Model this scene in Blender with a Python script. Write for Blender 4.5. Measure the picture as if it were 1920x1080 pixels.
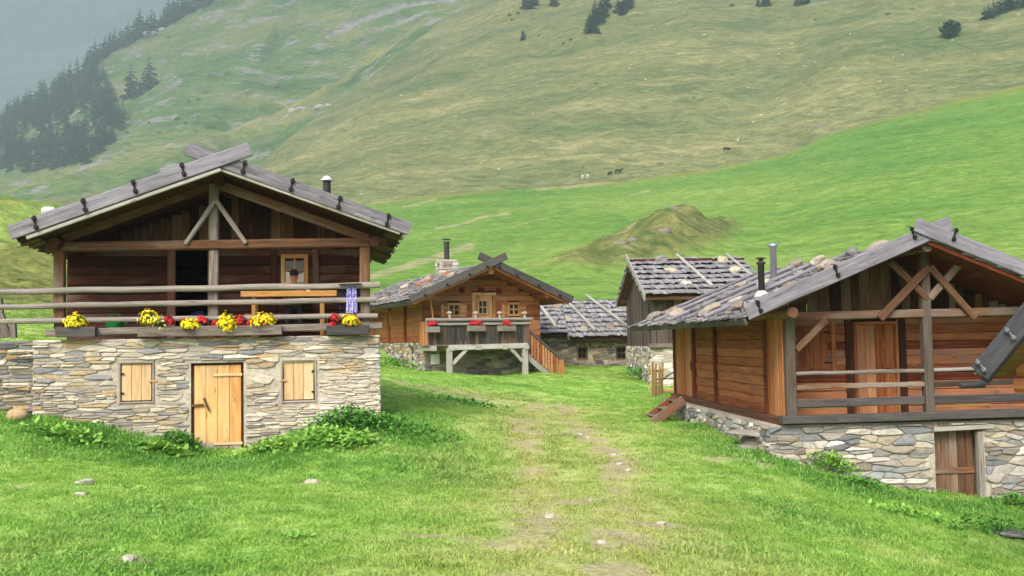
import bpy, bmesh, math, random
import numpy as np
from mathutils import Vector, Matrix, noise as mnoise

# ------------------------------------------------------------------ scene
for o in list(bpy.data.objects): bpy.data.objects.remove(o)
SC = bpy.context.scene
COL = SC.collection
rad = math.radians
EYE = 2.1
F = 1900.0                      # focal length in photo pixels (1920 wide)
PITCH = math.atan(98 / F)
ROLL = rad(1.0)

cam = bpy.data.cameras.new('camera')
cam.sensor_width = 36.0
cam.lens = 36.0 * F / 1920
cam.clip_start = 0.1
cam.clip_end = 20000
camo = bpy.data.objects.new('camera', cam)
COL.objects.link(camo)
fwd = Vector((0, math.cos(PITCH), math.sin(PITCH)))
rgt0 = Vector((1, 0, 0)); up0 = rgt0.cross(fwd)
rgt = rgt0 * math.cos(ROLL) - up0 * math.sin(ROLL)
upv = up0 * math.cos(ROLL) + rgt0 * math.sin(ROLL)
camo.matrix_world = Matrix(((rgt.x, upv.x, -fwd.x, 0), (rgt.y, upv.y, -fwd.y, 0), (rgt.z, upv.z, -fwd.z, EYE), (0, 0, 0, 1)))
SC.camera = camo

SUN_EL, SUN_AZ = 43.0, 200.0    # degrees; azimuth measured from +Y clockwise: behind the camera, a little left
w = bpy.data.worlds.new('World'); SC.world = w; w.use_nodes = True
nt = w.node_tree
bg = nt.nodes['Background']
sky = nt.nodes.new('ShaderNodeTexSky'); sky.sky_type = 'NISHITA'; sky.sun_disc = False
sky.sun_elevation = rad(SUN_EL); sky.sun_rotation = rad(SUN_AZ)
sky.air_density = 1.0; sky.dust_density = 4.0; sky.ozone_density = 1.0
nt.links.new(sky.outputs[0], bg.inputs[0]); bg.inputs[1].default_value = 0.13
sl = bpy.data.lights.new('sun', 'SUN'); sl.energy = 1.3; sl.angle = rad(24); sl.color = (1.0, 0.95, 0.86)
so = bpy.data.objects.new('sun', sl); COL.objects.link(so)
_a, _e = rad(SUN_AZ), rad(SUN_EL)
sdir = Vector((math.sin(_a) * math.cos(_e), math.cos(_a) * math.cos(_e), math.sin(_e)))
so.rotation_euler = sdir.to_track_quat('Z', 'Y').to_euler()
so.location = (-30, -30, 80)
SC.view_settings.view_transform = 'Standard'; SC.view_settings.look = 'None'
SC.view_settings.exposure = 0.9; SC.view_settings.gamma = 1.0
SC.cycles.use_denoising = True
SC.cycles.volume_step_rate = 4.0
SC.cycles.volume_bounces = 1
SC.cycles.max_bounces = 7
SC.cycles.transparent_max_bounces = 12

# ------------------------------------------------------------------ helpers
def ray(px, py):
    d = fwd + rgt * ((px - 960) / F) + upv * ((540 - py) / F)
    return d / d.y               # d.y == 1
def at(px, py, D):
    d = ray(px, py); return Vector((d.x * D, D, EYE + d.z * D))
def project(P):
    q = Vector((P[0], P[1], P[2] - EYE)); dz = q.dot(fwd)
    return 960 + F * q.dot(rgt) / dz, 540 - F * q.dot(upv) / dz

def S(h, k=1.0):
    """sRGB hex -> linear"""
    h = h.lstrip('#'); r = []
    for i in (0, 2, 4):
        c = int(h[i:i + 2], 16) / 255
        r.append((c / 12.92 if c <= .04045 else ((c + .055) / 1.055) ** 2.4) * k)
    return tuple(r)

class Frame:
    """a building's own axes: u to its right along the front, v into depth, z up"""
    def __init__(s, px, D, yaw, bz=0.0):
        p = at(px, 640, D); s.o = Vector((p.x, D, 0)); s.yaw = rad(yaw); s.bz = bz
        s.ux = Vector((math.cos(s.yaw), math.sin(s.yaw), 0)); s.uy = Vector((-math.sin(s.yaw), math.cos(s.yaw), 0))
    def pl(s, px, py, v=0.0):
        """pixel -> (u, z) on the plane v = const of this building"""
        d = ray(px, py); o = Vector((0, 0, EYE)) - s.o
        k = (v - o.dot(s.uy)) / d.dot(s.uy); p = o + d * k
        return p.dot(s.ux), p.z
    def sl(s, px, py, u):
        """pixel -> (v, z) on the plane u = const"""
        d = ray(px, py); o = Vector((0, 0, EYE)) - s.o
        k = (u - o.dot(s.ux)) / d.dot(s.ux); p = o + d * k
        return p.dot(s.uy), p.z
    def w(s, u, v, z): return s.o + s.ux * u + s.uy * v + Vector((0, 0, z))

def tag(o, label=None, cat=None, group=None, kind=None):
    if label: o['label'] = label
    if cat: o['category'] = cat
    if group: o['group'] = group
    if kind: o['kind'] = kind
    return o
def empty(name, loc=(0, 0, 0), rz=0.0, label=None, cat=None, group=None):
    o = bpy.data.objects.new(name, None); COL.objects.link(o)
    o.location = loc; o.rotation_euler = (0, 0, rz); o.empty_display_size = .3
    return tag(o, label, cat, group)
def house_root(name, fr, label, cat, group=None):
    o = empty(name, (fr.o.x, fr.o.y, fr.bz), fr.yaw, label, cat, group)
    return o

class MB:
    """collects shapes, builds ONE mesh object"""
    def __init__(s): s.v = []; s.f = []; s.uv = []; s.r = []; s.c = []; s.m = []
    def add(s, vs, fs, uvs=None, rnd=.5, col=(.5, .5, .5), mi=0):
        b = len(s.v); s.v.extend([tuple(x) for x in vs])
        n = len(vs); s.r.extend([rnd] * n); s.c.extend([col] * n)
        for i, f in enumerate(fs):
            s.f.append([b + k for k in f]); s.m.append(mi)
            s.uv.append(uvs[i] if uvs else [(0, 0)] * len(f))
    def build(s, name, mats, parent=None, smooth=False, bz=0.0, loc=None):
        me = bpy.data.meshes.new(name)
        me.from_pydata(s.v, [], s.f)
        if not isinstance(mats, (list, tuple)): mats = [mats]
        for m in mats: me.materials.append(m)
        me.polygons.foreach_set('material_index', s.m)
        if smooth: me.polygons.foreach_set('use_smooth', [True] * len(s.f))
        uvl = me.uv_layers.new(name='UVMap')
        flat = np.array([q for f in s.uv for q in f], dtype=np.float32).ravel()
        uvl.data.foreach_set('uv', flat)
        a = me.attributes.new('rnd', 'FLOAT', 'POINT'); a.data.foreach_set('value', np.array(s.r, dtype=np.float32))
        a = me.attributes.new('col', 'FLOAT_COLOR', 'POINT')
        cc = np.ones((len(s.c), 4), dtype=np.float32); cc[:, :3] = np.array(s.c, dtype=np.float32); a.data.foreach_set('color', cc.ravel())
        me.update()
        o = bpy.data.objects.new(name, me); COL.objects.link(o)
        if parent: o.parent = parent
        if bz: o.location = (0, 0, -bz)
        if loc is not None: o.location = loc
        return o

RNG = random.Random(7)
def V(*a): return Vector(a)
def nz(x, y=0., z=0.): return mnoise.noise(Vector((x, y, z)))

def beam(mb, p0, p1, w, h, up=(0, 0, 1), seg=1, wob=0.0, ch=0.012, rnd=None, taper=1.0, mi=0, rg=None):
    """timber: w across, h along 'up', chamfered edges, grain UV along its length"""
    rg = rg or RNG
    p0 = Vector(p0); p1 = Vector(p1); d = (p1 - p0); L = d.length
    if L < 1e-5: return
    d /= L; upx = Vector(up)
    side = d.cross(upx)
    if side.length < 1e-4: side = d.cross(Vector((0, 1, 0)))
    side.normalize(); u2 = side.cross(d).normalized()
    if rnd is None: rnd = rg.random()
    if ch > 0:
        c = min(ch, w * .3, h * .3); a, b = w / 2, h / 2
        sec = [(-a + c, -b), (a - c, -b), (a, -b + c), (a, b - c), (a - c, b), (-a + c, b), (-a, b - c), (-a, -b + c)]
    else:
        a, b = w / 2, h / 2; sec = [(-a, -b), (a, -b), (a, b), (-a, b)]
    n = len(sec); per = [0]
    for i in range(n):
        q = sec[i]; r = sec[(i + 1) % n]; per.append(per[-1] + math.hypot(q[0] - r[0], q[1] - r[1]))
    ou, ov = rg.random() * 50, rg.random() * 50; s0 = rg.random() * 100
    vs = []
    for k in range(seg + 1):
        t = k / seg; c = p0 + d * (L * t); sc = 1 + (taper - 1) * t
        dx = wob * nz(s0 + t * L * .8, 1.3) if wob else 0; dy = wob * nz(s0 + t * L * .8, 7.7) if wob else 0
        for i, (x, y) in enumerate(sec):
            j = (1 + .5 * wob * 4 * nz(s0 + t * L * 2.2, i * 1.7)) if wob else 1
            vs.append(c + side * (x * sc * j + dx) + u2 * (y * sc * j + dy))
    fs = []; uvs = []
    for k in range(seg):
        for i in range(n):
            j = (i + 1) % n
            fs.append([k * n + i, k * n + j, (k + 1) * n + j, (k + 1) * n + i])
            x0 = ou + L * k / seg; x1 = ou + L * (k + 1) / seg
            uvs.append([(x0, ov + per[i]), (x0, ov + per[i + 1]), (x1, ov + per[i + 1]), (x1, ov + per[i])])
    fs.append(list(range(n))[::-1]); uvs.append([(ou + sec[i][0] * .2, ov + sec[i][1]) for i in range(n)][::-1])
    fs.append([seg * n + i for i in range(n)]); uvs.append([(ou + sec[i][0] * .2, ov + sec[i][1]) for i in range(n)])
    mb.add(vs, fs, uvs, rnd, mi=mi)

def pole(mb, pts, r0, r1=None, n=9, seg=10, wob=.02, rnd=None, mi=0, lump=.12, rg=None, caps=True):
    """round timber or pipe along a polyline"""
    rg = rg or RNG
    r1 = r0 if r1 is None else r1
    pts = [Vector(p) for p in pts]
    Ls = [0]
    for a, b in zip(pts, pts[1:]): Ls.append(Ls[-1] + (b - a).length)
    T = Ls[-1]
    if rnd is None: rnd = rg.random()
    s0 = rg.random() * 100; ou, ov = rg.random() * 50, rg.random() * 50
    vs = []; rings = []
    for k in range(seg + 1):
        x = T * k / seg; i = 0
        while i < len(Ls) - 2 and Ls[i + 1] < x: i += 1
        t = (x - Ls[i]) / max(1e-6, Ls[i + 1] - Ls[i]); c = pts[i].lerp(pts[i + 1], t); d = (pts[i + 1] - pts[i]).normalized()
        ref = Vector((0, 0, 1)) if abs(d.z) < .9 else Vector((1, 0, 0))
        a = d.cross(ref).normalized(); b = a.cross(d)
        c = c + a * (wob * nz(s0 + x * .7, 3)) + b * (wob * nz(s0 + x * .7, 9))
        r = r0 + (r1 - r0) * k / seg
        for j in range(n):
            th = 2 * math.pi * j / n
            q = r * (1 + lump * nz(s0 + x * 1.6, math.cos(th), math.sin(th)))
            vs.append(c + a * (q * math.cos(th)) + b * (q * math.sin(th)))
    fs = []; uvs = []
    pr = 2 * math.pi * r0
    for k in range(seg):
        for j in range(n):
            j2 = (j + 1) % n
            fs.append([k * n + j, (k + 1) * n + j, (k + 1) * n + j2, k * n + j2])
            x0 = ou + T * k / seg; x1 = ou + T * (k + 1) / seg; y0 = ov + pr * j / n; y1 = ov + pr * (j + 1) / n
            uvs.append([(x0, y0), (x1, y0), (x1, y1), (x0, y1)])
    if caps:
        fs.append(list(range(n))); uvs.append([(ou, ov)] * n)
        fs.append([seg * n + j for j in range(n)][::-1]); uvs.append([(ou, ov)] * n)
    mb.add(vs, fs, uvs, rnd, mi=mi)

def box(mb, lo, hi, mi=0, rnd=.5, col=(.5, .5, .5), ch=0):
    x0, y0, z0 = lo; x1, y1, z1 = hi
    vs = [(x0, y0, z0), (x1, y0, z0), (x1, y1, z0), (x0, y1, z0), (x0, y0, z1), (x1, y0, z1), (x1, y1, z1), (x0, y1, z1)]
    fs = [[0, 3, 2, 1], [4, 5, 6, 7], [0, 1, 5, 4], [1, 2, 6, 5], [2, 3, 7, 6], [3, 0, 4, 7]]
    uvs = []
    for f in fs:
        p = [vs[i] for i in f]
        n = (Vector(p[1]) - Vector(p[0])).cross(Vector(p[2]) - Vector(p[0]))
        if abs(n.z) > 1e-9 and abs(n.z) >= max(abs(n.x), abs(n.y)): uvs.append([(q[0], q[1]) for q in p])
        elif abs(n.x) > abs(n.y): uvs.append([(q[1], q[2]) for q in p])
        else: uvs.append([(q[0], q[2]) for q in p])
    mb.add(vs, fs, uvs, rnd, col, mi)

def lathe(mb, prof, c=(0, 0, 0), n=14, mi=0, rnd=.5, jit=0):
    vs = []; fs = []; c = Vector(c)
    for k, (r, z) in enumerate(prof):
        for j in range(n):
            t = 2 * math.pi * j / n; vs.append(c + Vector((r * math.cos(t), r * math.sin(t), z)))
    for k in range(len(prof) - 1):
        for j in range(n):
            j2 = (j + 1) % n; fs.append([k * n + j, k * n + j2, (k + 1) * n + j2, (k + 1) * n + j])
    fs.append(list(range(n))[::-1]); fs.append([(len(prof) - 1) * n + j for j in range(n)])
    mb.add(vs, fs, None, rnd, mi=mi)

# ------------------------------------------------------------------ materials
def newmat(name):
    m = bpy.data.materials.new(name); m.use_nodes = True
    n = m.node_tree.nodes; b = n['Principled BSDF']
    return m, n, m.node_tree.links, b
def ramp(n, stops, interp='LINEAR'):
    r = n.new('ShaderNodeValToRGB'); e = r.color_ramp; e.interpolation = interp
    while len(e.elements) < len(stops): e.elements.new(.5)
    for el, (p, c) in zip(e.elements, stops):
        el.position = p; el.color = (c[0], c[1], c[2], 1) if not isinstance(c, (int, float)) else (c, c, c, 1)
    return r
def noise_node(n, l, vec, scale, detail=4, rough=.55, dist=0):
    t = n.new('ShaderNodeTexNoise'); t.inputs['Scale'].default_value = scale; t.inputs['Detail'].default_value = detail
    t.inputs['Roughness'].default_value = rough; t.inputs['Distortion'].default_value = dist
    if vec is not None: l.new(vec, t.inputs['Vector'])
    return t
def mix(n, l, fac, a, b, mode='MIX'):
    m = n.new('ShaderNodeMix'); m.data_type = 'RGBA'; m.blend_type = mode
    def put(sock, v):
        if hasattr(v, 'is_linked'): l.new(v, sock)
        elif isinstance(v, (int, float)): sock.default_value = v
        else: sock.default_value = (*v[:3], 1)
    put(m.inputs[0], fac); put(m.inputs[6], a); put(m.inputs[7], b)
    return m.outputs[2]
def mapping(n, l, vec, scale=(1, 1, 1), rot=(0, 0, 0)):
    m = n.new('ShaderNodeMapping'); m.inputs['Scale'].default_value = scale; m.inputs['Rotation'].default_value = rot
    l.new(vec, m.inputs['Vector']); return m.outputs[0]
def attr(n, name, kind='GEOMETRY'):
    a = n.new('ShaderNodeAttribute'); a.attribute_name = name; a.attribute_type = kind; return a
def math_node(n, l, op, a, b=0.0, clamp=False):
    m = n.new('ShaderNodeMath'); m.operation = op; m.use_clamp = clamp
    for i, v in enumerate((a, b)):
        if hasattr(v, 'is_linked'): l.new(v, m.inputs[i])
        else: m.inputs[i].default_value = v
    return m.outputs[0]
def bump(n, l, h, strength, dist, bsdf):
    b = n.new('ShaderNodeBump'); b.inputs['Strength'].default_value = strength; b.inputs['Distance'].default_value = dist
    l.new(h, b.inputs['Height']); l.new(b.outputs[0], bsdf.inputs['Normal'])

def wood(name, dark, mid, light, grey=None, greyamt=0.35, across=22, rough=.8, var=.5, crack=.5):
    """timber with grain along UV.x, knots and cracks, tone per board from 'rnd', weathering to grey in patches"""
    m, n, l, b = newmat(name)
    uv = n.new('ShaderNodeUVMap'); uv.uv_map = 'UVMap'
    r = attr(n, 'rnd')
    g1 = noise_node(n, l, mapping(n, l, uv.outputs[0], (1.3, across, 1)), 1, 5, .6, .6)
    g2 = noise_node(n, l, mapping(n, l, uv.outputs[0], (3.5, across * 3.5, 1)), 1, 3, .6, .2)
    lo = noise_node(n, l, mapping(n, l, uv.outputs[0], (.9, 2.5, 1)), 1, 3, .5)
    v = math_node(n, l, 'MULTIPLY_ADD', g2.outputs[0], .45); v.node.inputs[2].default_value = 0
    s = math_node(n, l, 'ADD', math_node(n, l, 'MULTIPLY', g1.outputs[0], .62), math_node(n, l, 'MULTIPLY', g2.outputs[0], .38))
    rr = math_node(n, l, 'MULTIPLY', math_node(n, l, 'SUBTRACT', r.outputs['Fac'], .5), var * .55)
    s = math_node(n, l, 'ADD', s, rr)
    cr = ramp(n, [(.24, dark), (.5, mid), (.76, light)]); l.new(s, cr.inputs[0])
    c = cr.outputs[0]
    if grey:
        gm = math_node(n, l, 'ADD', lo.outputs[0], math_node(n, l, 'MULTIPLY', math_node(n, l, 'SUBTRACT', r.outputs['Fac'], .5), .35))
        gr = ramp(n, [(.62 - greyamt * .5, 0.0), (.86 - greyamt * .5, 1.0)]); l.new(gm, gr.inputs[0])
        gv = ramp(n, [(.25, tuple(x * .5 for x in grey)), (.75, tuple(min(1, x * 1.35) for x in grey))]); l.new(s, gv.inputs[0])
        c = mix(n, l, gr.outputs[0], c, gv.outputs[0])
    # knots
    vo = n.new('ShaderNodeTexVoronoi'); vo.inputs['Scale'].default_value = 1; l.new(mapping(n, l, uv.outputs[0], (1.6, 7, 1)), vo.inputs['Vector'])
    kr = ramp(n, [(.05, 1.0), (.13, 0.0)]); l.new(vo.outputs['Distance'], kr.inputs[0])
    c = mix(n, l, math_node(n, l, 'MULTIPLY', kr.outputs[0], .6), c, tuple(x * .45 for x in dark))
    ck = ramp(n, [(.30, 1.0), (.36, 0.0)]); l.new(g1.outputs[0], ck.inputs[0])
    c = mix(n, l, math_node(n, l, 'MULTIPLY', ck.outputs[0], crack), c, tuple(x * .4 for x in dark))
    l.new(c, b.inputs['Base Color']); b.inputs['Roughness'].default_value = rough
    b.inputs['Specular IOR Level'].default_value = .25
    bump(n, l, s, .6, .012, b)
    return m

M = {}
M['dark'] = wood('dark_brown_timber', S('#22120c'), S('#48291d'), S('#6d4433'), S('#6d5b51'), .09)
M['dark_plank'] = wood('dark_gable_plank', S('#211410'), S('#4a2f23'), S('#7a5c48'), S('#756558'), .14, var=1.)
M['red'] = wood('red_brown_timber', S('#3a1b10'), S('#6b3520'), S('#925338'), S('#7d6f66'), .12)
M['beam'] = wood('weathered_beam', S('#35241a'), S('#6b4a34'), S('#936b4f'), S('#7d746c'), .26)
M['postd'] = wood('dark_weathered_post', S('#2a231f'), S('#4f433b'), S('#716254'), S('#5d5650'), .25)
M['grey'] = wood('silver_grey_board', S('#4a484b'), S('#84828a'), S('#a9a8b0'), S('#74737a'), .3, across=14, var=.35)
M['greyd'] = wood('dark_grey_board', S('#2a2928'), S('#4a4747'), S('#686463'), S('#55514f'), .3, across=14, var=.3)
M['rail'] = wood('grey_pole', S('#463c35'), S('#857b73'), S('#b0a8a1'), S('#8a8580'), .35, across=18)
M['shingle'] = wood('grey_shingle', S('#5c5b5e'), S('#949396'), S('#bfbdc1'), S('#868488'), .3, across=26, var=.75, crack=.25)
M['shingle2'] = wood('brown_grey_shingle', S('#4c4b4b'), S('#8d8b8c'), S('#bfbdbe'), S('#77726e'), .3, across=26, var=1.0, crack=.3)
M['orange'] = wood('orange_larch', S('#70391c'), S('#aa6c44'), S('#c99466'), S('#987258'), .14, var=.7)
M['orange_r'] = wood('rust_larch', S('#5e2c16'), S('#a0603a'), S('#c0855a'), S('#8d6b58'), .2, var=.95)
M['brown_side'] = wood('brown_larch', S('#5c301f'), S('#9d5d3a'), S('#c28458'), S('#855c4a'), .15, var=.5)
M['light'] = wood('pale_pine', S('#9c6836'), S('#cb975a'), S('#e3bd84'), S('#a89274'), .02, across=11, var=.75, crack=.2)
M['pale'] = wood('pale_bleached_pine', S('#b08f66'), S('#d2b48a'), S('#e6d0ad'), None, 0, across=10, var=.4, crack=.12)
M['greypale'] = wood('pale_grey_timber', S('#77736d'), S('#a8a49c'), S('#c6c2ba'), None, 0, across=12, var=.3)
M['plankdoor'] = wood('weathered_plank', S('#6b625d'), S('#9c8f86'), S('#b9aca2'), None, 0, across=12, var=.4)
M['parapet'] = wood('grey_parapet_plank', S('#231f1d'), S('#4b4541'), S('#736a63'), S('#66422c'), .25, var=.9)
M['brace'] = wood('brown_brace', S('#38271d'), S('#6f4f3a'), S('#98765b'), S('#857b70'), .3)
M['soffit'] = wood('olive_brown_soffit', S('#4a3d1c'), S('#7d6a38'), S('#a08b55'), S('#6f6a4a'), .15)
M['slate'] = wood('slate_grey_board', S('#26272b'), S('#404248'), S('#5a5c63'), S('#4a4b50'), .3, across=14, var=.3)
M['shingle_far'] = wood('pale_shingle_rows', S('#626164'), S('#97969a'), S('#c0bfc3'), S('#8a888b'), .3, across=30, var=.6, crack=.2)
M['stake'] = wood('split_stake', S('#8a5f38'), S('#c19866'), S('#ddc096'), None, 0, var=.6)

def plain(name, col, rough=.6, metal=0.0, var=.25, scale=30, spec=.4):
    m, n, l, b = newmat(name)
    tc = n.new('ShaderNodeTexCoord')
    t = noise_node(n, l, tc.outputs['Object'], scale, 4, .6)
    r = ramp(n, [(.3, tuple(x * (1 - var) for x in col)), (.7, tuple(min(1, x * (1 + var)) for x in col))]); l.new(t.outputs[0], r.inputs[0])
    l.new(r.outputs[0], b.inputs['Base Color']); b.inputs['Roughness'].default_value = rough; b.inputs['Metallic'].default_value = metal
    b.inputs['Specular IOR Level'].default_value = spec
    bump(n, l, t.outputs[0], .2, .004, b)
    return m
M['iron'] = plain('black_iron', S('#1c1b1c'), .6, .3)
M['steel'] = plain('bright_steel', S('#b9bcc0'), .35, .8, .1)
M['strap'] = plain('grey_iron_strap', S('#77797b'), .5, .5)
M['pipe'] = plain('sooty_pipe', S('#3a3836'), .7, .2)
M['white'] = plain('white_paint', S('#e0e0dc'), .7, 0, .06)
M['lead'] = plain('pale_flashing', S('#c9c9c6'), .6, .1, .1)
M['green_plastic'] = plain('green_plastic', S('#1f8a3a'), .4, 0, .08)
M['cloth_dark'] = plain('navy_cloth', S('#23243f'), .95, 0, .2)
M['cloth_blue'] = plain('blue_cloth', S('#2a3560'), .95, 0, .2)
M['jacket'] = plain('olive_jacket', S('#4d5a3c'), .95, 0, .3)
M['trousers'] = plain('grey_trousers', S('#3b3a40'), .95, 0, .2)
M['cap'] = plain('black_cap', S('#17171d'), .95, 0, .2)
M['skin'] = plain('skin', S('#c08a6c'), .6, 0, .08)
M['hair'] = plain('brown_hair', S('#3a2820'), .8, 0, .3)
M['cowblack'] = plain('black_hide', S('#1d1b1b'), .8, 0, .2, 2)
M['cowpale'] = plain('cream_hide', S('#d8cfc0'), .8, 0, .15, 2)
M['cowbrown'] = plain('grey_brown_hide', S('#8d7b68'), .8, 0, .2, 2)
M['red_petal'] = plain('red_petal', S('#c3202c'), .6, 0, .35, 25)
M['dark_petal'] = plain('dried_red_petal', S('#7c2a20'), .8, 0, .35, 25)
M['yellow_petal'] = plain('yellow_petal', S('#f0d818'), .6, 0, .25, 25)
M['cream_petal'] = plain('cream_petal', S('#e8dd8a'), .6, 0, .25, 25)
M['orange_petal'] = plain('orange_petal', S('#e0782a'), .6, 0, .25, 25)
M['ceramic'] = plain('terracotta_red', S('#b03028'), .5, 0, .1)

def towel_mat():
    m, n, l, b = newmat('patterned_towel')
    tc = n.new('ShaderNodeTexCoord')
    t = noise_node(n, l, tc.outputs['Object'], 38, 2, .5)
    r = ramp(n, [(.46, S('#5a54a6')), (.60, S('#c9c4e4'))]); l.new(t.outputs[0], r.inputs[0])
    l.new(r.outputs[0], b.inputs['Base Color']); b.inputs['Roughness'].default_value = .95
    return m
M['towel'] = towel_mat()
def glass_mat():
    m, n, l, b = newmat('window_glass')
    b.inputs['Base Color'].default_value = (.015, .018, .02, 1); b.inputs['Roughness'].default_value = .06
    b.inputs['Specular IOR Level'].default_value = .6
    return m
M['glass'] = glass_mat()

def leafmat(name, a, b_, trans=.25, scale=9):
    m, n, l, b = newmat(name)
    tc = n.new('ShaderNodeTexCoord'); r = attr(n, 'rnd')
    t = noise_node(n, l, tc.outputs['Object'], scale, 3, .6)
    s = math_node(n, l, 'ADD', math_node(n, l, 'MULTIPLY', t.outputs[0], .6), math_node(n, l, 'MULTIPLY', r.outputs['Fac'], .5))
    cr = ramp(n, [(.25, a), (.85, b_)]); l.new(s, cr.inputs[0])
    l.new(cr.outputs[0], b.inputs['Base Color']); b.inputs['Roughness'].default_value = .55
    b.inputs['Specular IOR Level'].default_value = .3
    tr = n.new('ShaderNodeBsdfTranslucent'); l.new(cr.outputs[0], tr.inputs[0])
    ms = n.new('ShaderNodeMixShader'); ms.inputs[0].default_value = trans
    l.new(b.outputs[0], ms.inputs[1]); l.new(tr.outputs[0], ms.inputs[2]); l.new(ms.outputs[0], n['Material Output'].inputs[0])
    return m
M['leaf'] = leafmat('dock_leaf', S('#4a8a2c'), S('#a3d060'))
M['leaf_dark'] = leafmat('nettle_leaf', S('#2f6a29'), S('#70ad48'))
M['leaf_pot'] = leafmat('pot_leaf', S('#1f4a1a'), S('#5b8a35'))
M['needle'] = leafmat('conifer_needles', S('#0a2418'), S('#214731'), .1, 1.2)
M['bark'] = plain('conifer_bark', S('#4b3b30'), .9, 0, .3, 3)
M['bush'] = leafmat('bush_leaf', S('#243f22'), S('#55713c'), .15, 1.2)

def stone_mat(name, bumpd=.02, moss=.0):
    m, n, l, b = newmat(name)
    c = attr(n, 'col'); tc = n.new('ShaderNodeTexCoord'); P = tc.outputs['Object']
    t1 = noise_node(n, l, P, 9, 6, .65, .4); t2 = noise_node(n, l, mapping(n, l, P, (6, 6, 30)), 1, 4, .6, .8)
    s = math_node(n, l, 'ADD', math_node(n, l, 'MULTIPLY', t1.outputs[0], .6), math_node(n, l, 'MULTIPLY', t2.outputs[0], .5))
    r = ramp(n, [(.3, .58), (.55, .98), (.78, 1.35)]); l.new(s, r.inputs[0])
    cc = mix(n, l, 1.0, c.outputs['Color'], r.outputs[0], 'MULTIPLY')
    t3 = noise_node(n, l, P, 4.2, 3, .6); lr = ramp(n, [(.62, 0.0), (.72, 1.0)]); l.new(t3.outputs[0], lr.inputs[0])
    cc = mix(n, l, math_node(n, l, 'MULTIPLY', lr.outputs[0], .2), cc, S('#b09064'))
    l.new(cc, b.inputs['Base Color']); b.inputs['Roughness'].default_value = .88; b.inputs['Specular IOR Level'].default_value = .25
    bump(n, l, s, .8, bumpd, b)
    return m
M['stone'] = stone_mat('schist_stone')
M['rock'] = stone_mat('rough_rock', .05)
def mortar_mat():
    m, n, l, b = newmat('lime_mortar')
    tc = n.new('ShaderNodeTexCoord'); P = tc.outputs['Object']
    t1 = noise_node(n, l, P, 14, 6, .65); t2 = noise_node(n, l, P, 1.6, 3, .5)
    r = ramp(n, [(.3, S('#9a9385')), (.55, S('#bdb4a5')), (.75, S('#d6cec0'))]); l.new(t1.outputs[0], r.inputs[0])
    r2 = ramp(n, [(.35, .75), (.65, 1.1)]); l.new(t2.outputs[0], r2.inputs[0])
    l.new(mix(n, l, 1., r.outputs[0], r2.outputs[0], 'MULTIPLY'), b.inputs['Base Color']); b.inputs['Roughness'].default_value = .95
    bump(n, l, t1.outputs[0], .9, .02, b)
    return m
M['mortar'] = mortar_mat()
# ------------------------------------------------------------------ terrain
def vnoise(x, y, seed=0):
    """vectorised value noise, -1..1"""
    xi = np.floor(x).astype(np.int64); yi = np.floor(y).astype(np.int64)
    fx = x - xi; fy = y - yi; fx = fx * fx * (3 - 2 * fx); fy = fy * fy * (3 - 2 * fy)
    def h(a, b):
        q = (a * 374761393 + b * 668265263 + seed * 1442695041) & 0xffffffff
        q = ((q ^ (q >> 13)) * 1274126177) & 0xffffffff
        return ((q ^ (q >> 16)) & 0xffff) / 32767.5 - 1
    return (h(xi, yi) * (1 - fx) + h(xi + 1, yi) * fx) * (1 - fy) + (h(xi, yi + 1) * (1 - fx) + h(xi + 1, yi + 1) * fx) * fy
def fbm(x, y, oct=4, seed=0, gain=.5):
    s = 0; a = 1
    for k in range(oct):
        s = s + a * vnoise(x * 2 ** k + 17.3 * k, y * 2 ** k - 9.1 * k, seed + k); a *= gain
    return s

GP = [(-500, 1150, 8), (0, 1080, 8), (480, 1080, 8.2), (960, 1080, 7.6), (1440, 1080, 9), (1920, 1080, 12), (2500, 1080, 13),
      (0, 930, 12.5), (480, 950, 13), (960, 950, 12.5), (960, 850, 18.5), (960, 770, 26), (960, 702, 41), (1440, 950, 14.5), (1440, 880, 18.5),
      (1920, 1000, 16), (1935, 942, 19.8), (70, 788, 18.3), (200, 803, 18.5), (330, 833, 18.75), (410, 863, 18.85), (470, 852, 18.95), (560, 812, 19.15),
      (640, 792, 19.35), (715, 787, 19.5), (-200, 775, 18.1), (-500, 765, 18), (720, 732, 27), (790, 696, 41.3), (845, 700, 39.3), (985, 697, 40.8),
      (1050, 693, 43), (1180, 697, 43.5), (1222, 720, 38.5), (1285, 778, 27.8), (1240, 797, 26), (1400, 838, 21.3), (1340, 803, 24), (1580, 897, 19.7),
      (1750, 933, 19.8), (1860, 941, 19.9), (-200, 628, 22.5), (-500, 600, 22), (0, 632, 22.5), (0, 560, 38), (0, 470, 55), (0, 376, 78), (-600, 320, 78),
      (-600, 540, 35), (60, 600, 29), (100, 390, 79), (300, 470, 79), (500, 530, 79), (300, 600, 42), (700, 640, 48), (700, 575, 79), (1100, 650, 50), (1100, 572, 79),
      (1500, 600, 60), (1500, 563, 79), (1920, 610, 48), (1920, 525, 79), (2600, 600, 45), (2600, 480, 79), (2600, 1000, 15), (2600, 930, 22), (-1000, 1300, 7), (2900, 1300, 9)]
_gx = np.array([tuple(at(*p)) for p in GP])
_extra = np.array([[0, 0, .45], [-6, 0, .45], [6, 0, .1], [0, 3, .43], [-12, 4, .3], [14, 4, -.5]])
_gx = np.vstack([_gx, _extra])
def _phi(r): return np.where(r > 1e-9, r * r * np.log(np.maximum(r, 1e-9)), 0)
_n = len(_gx); _K = _phi(np.linalg.norm(_gx[:, None, :2] - _gx[None, :, :2], axis=2)) + np.eye(_n) * .6
_P = np.hstack([np.ones((_n, 1)), _gx[:, :2]])
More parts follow.
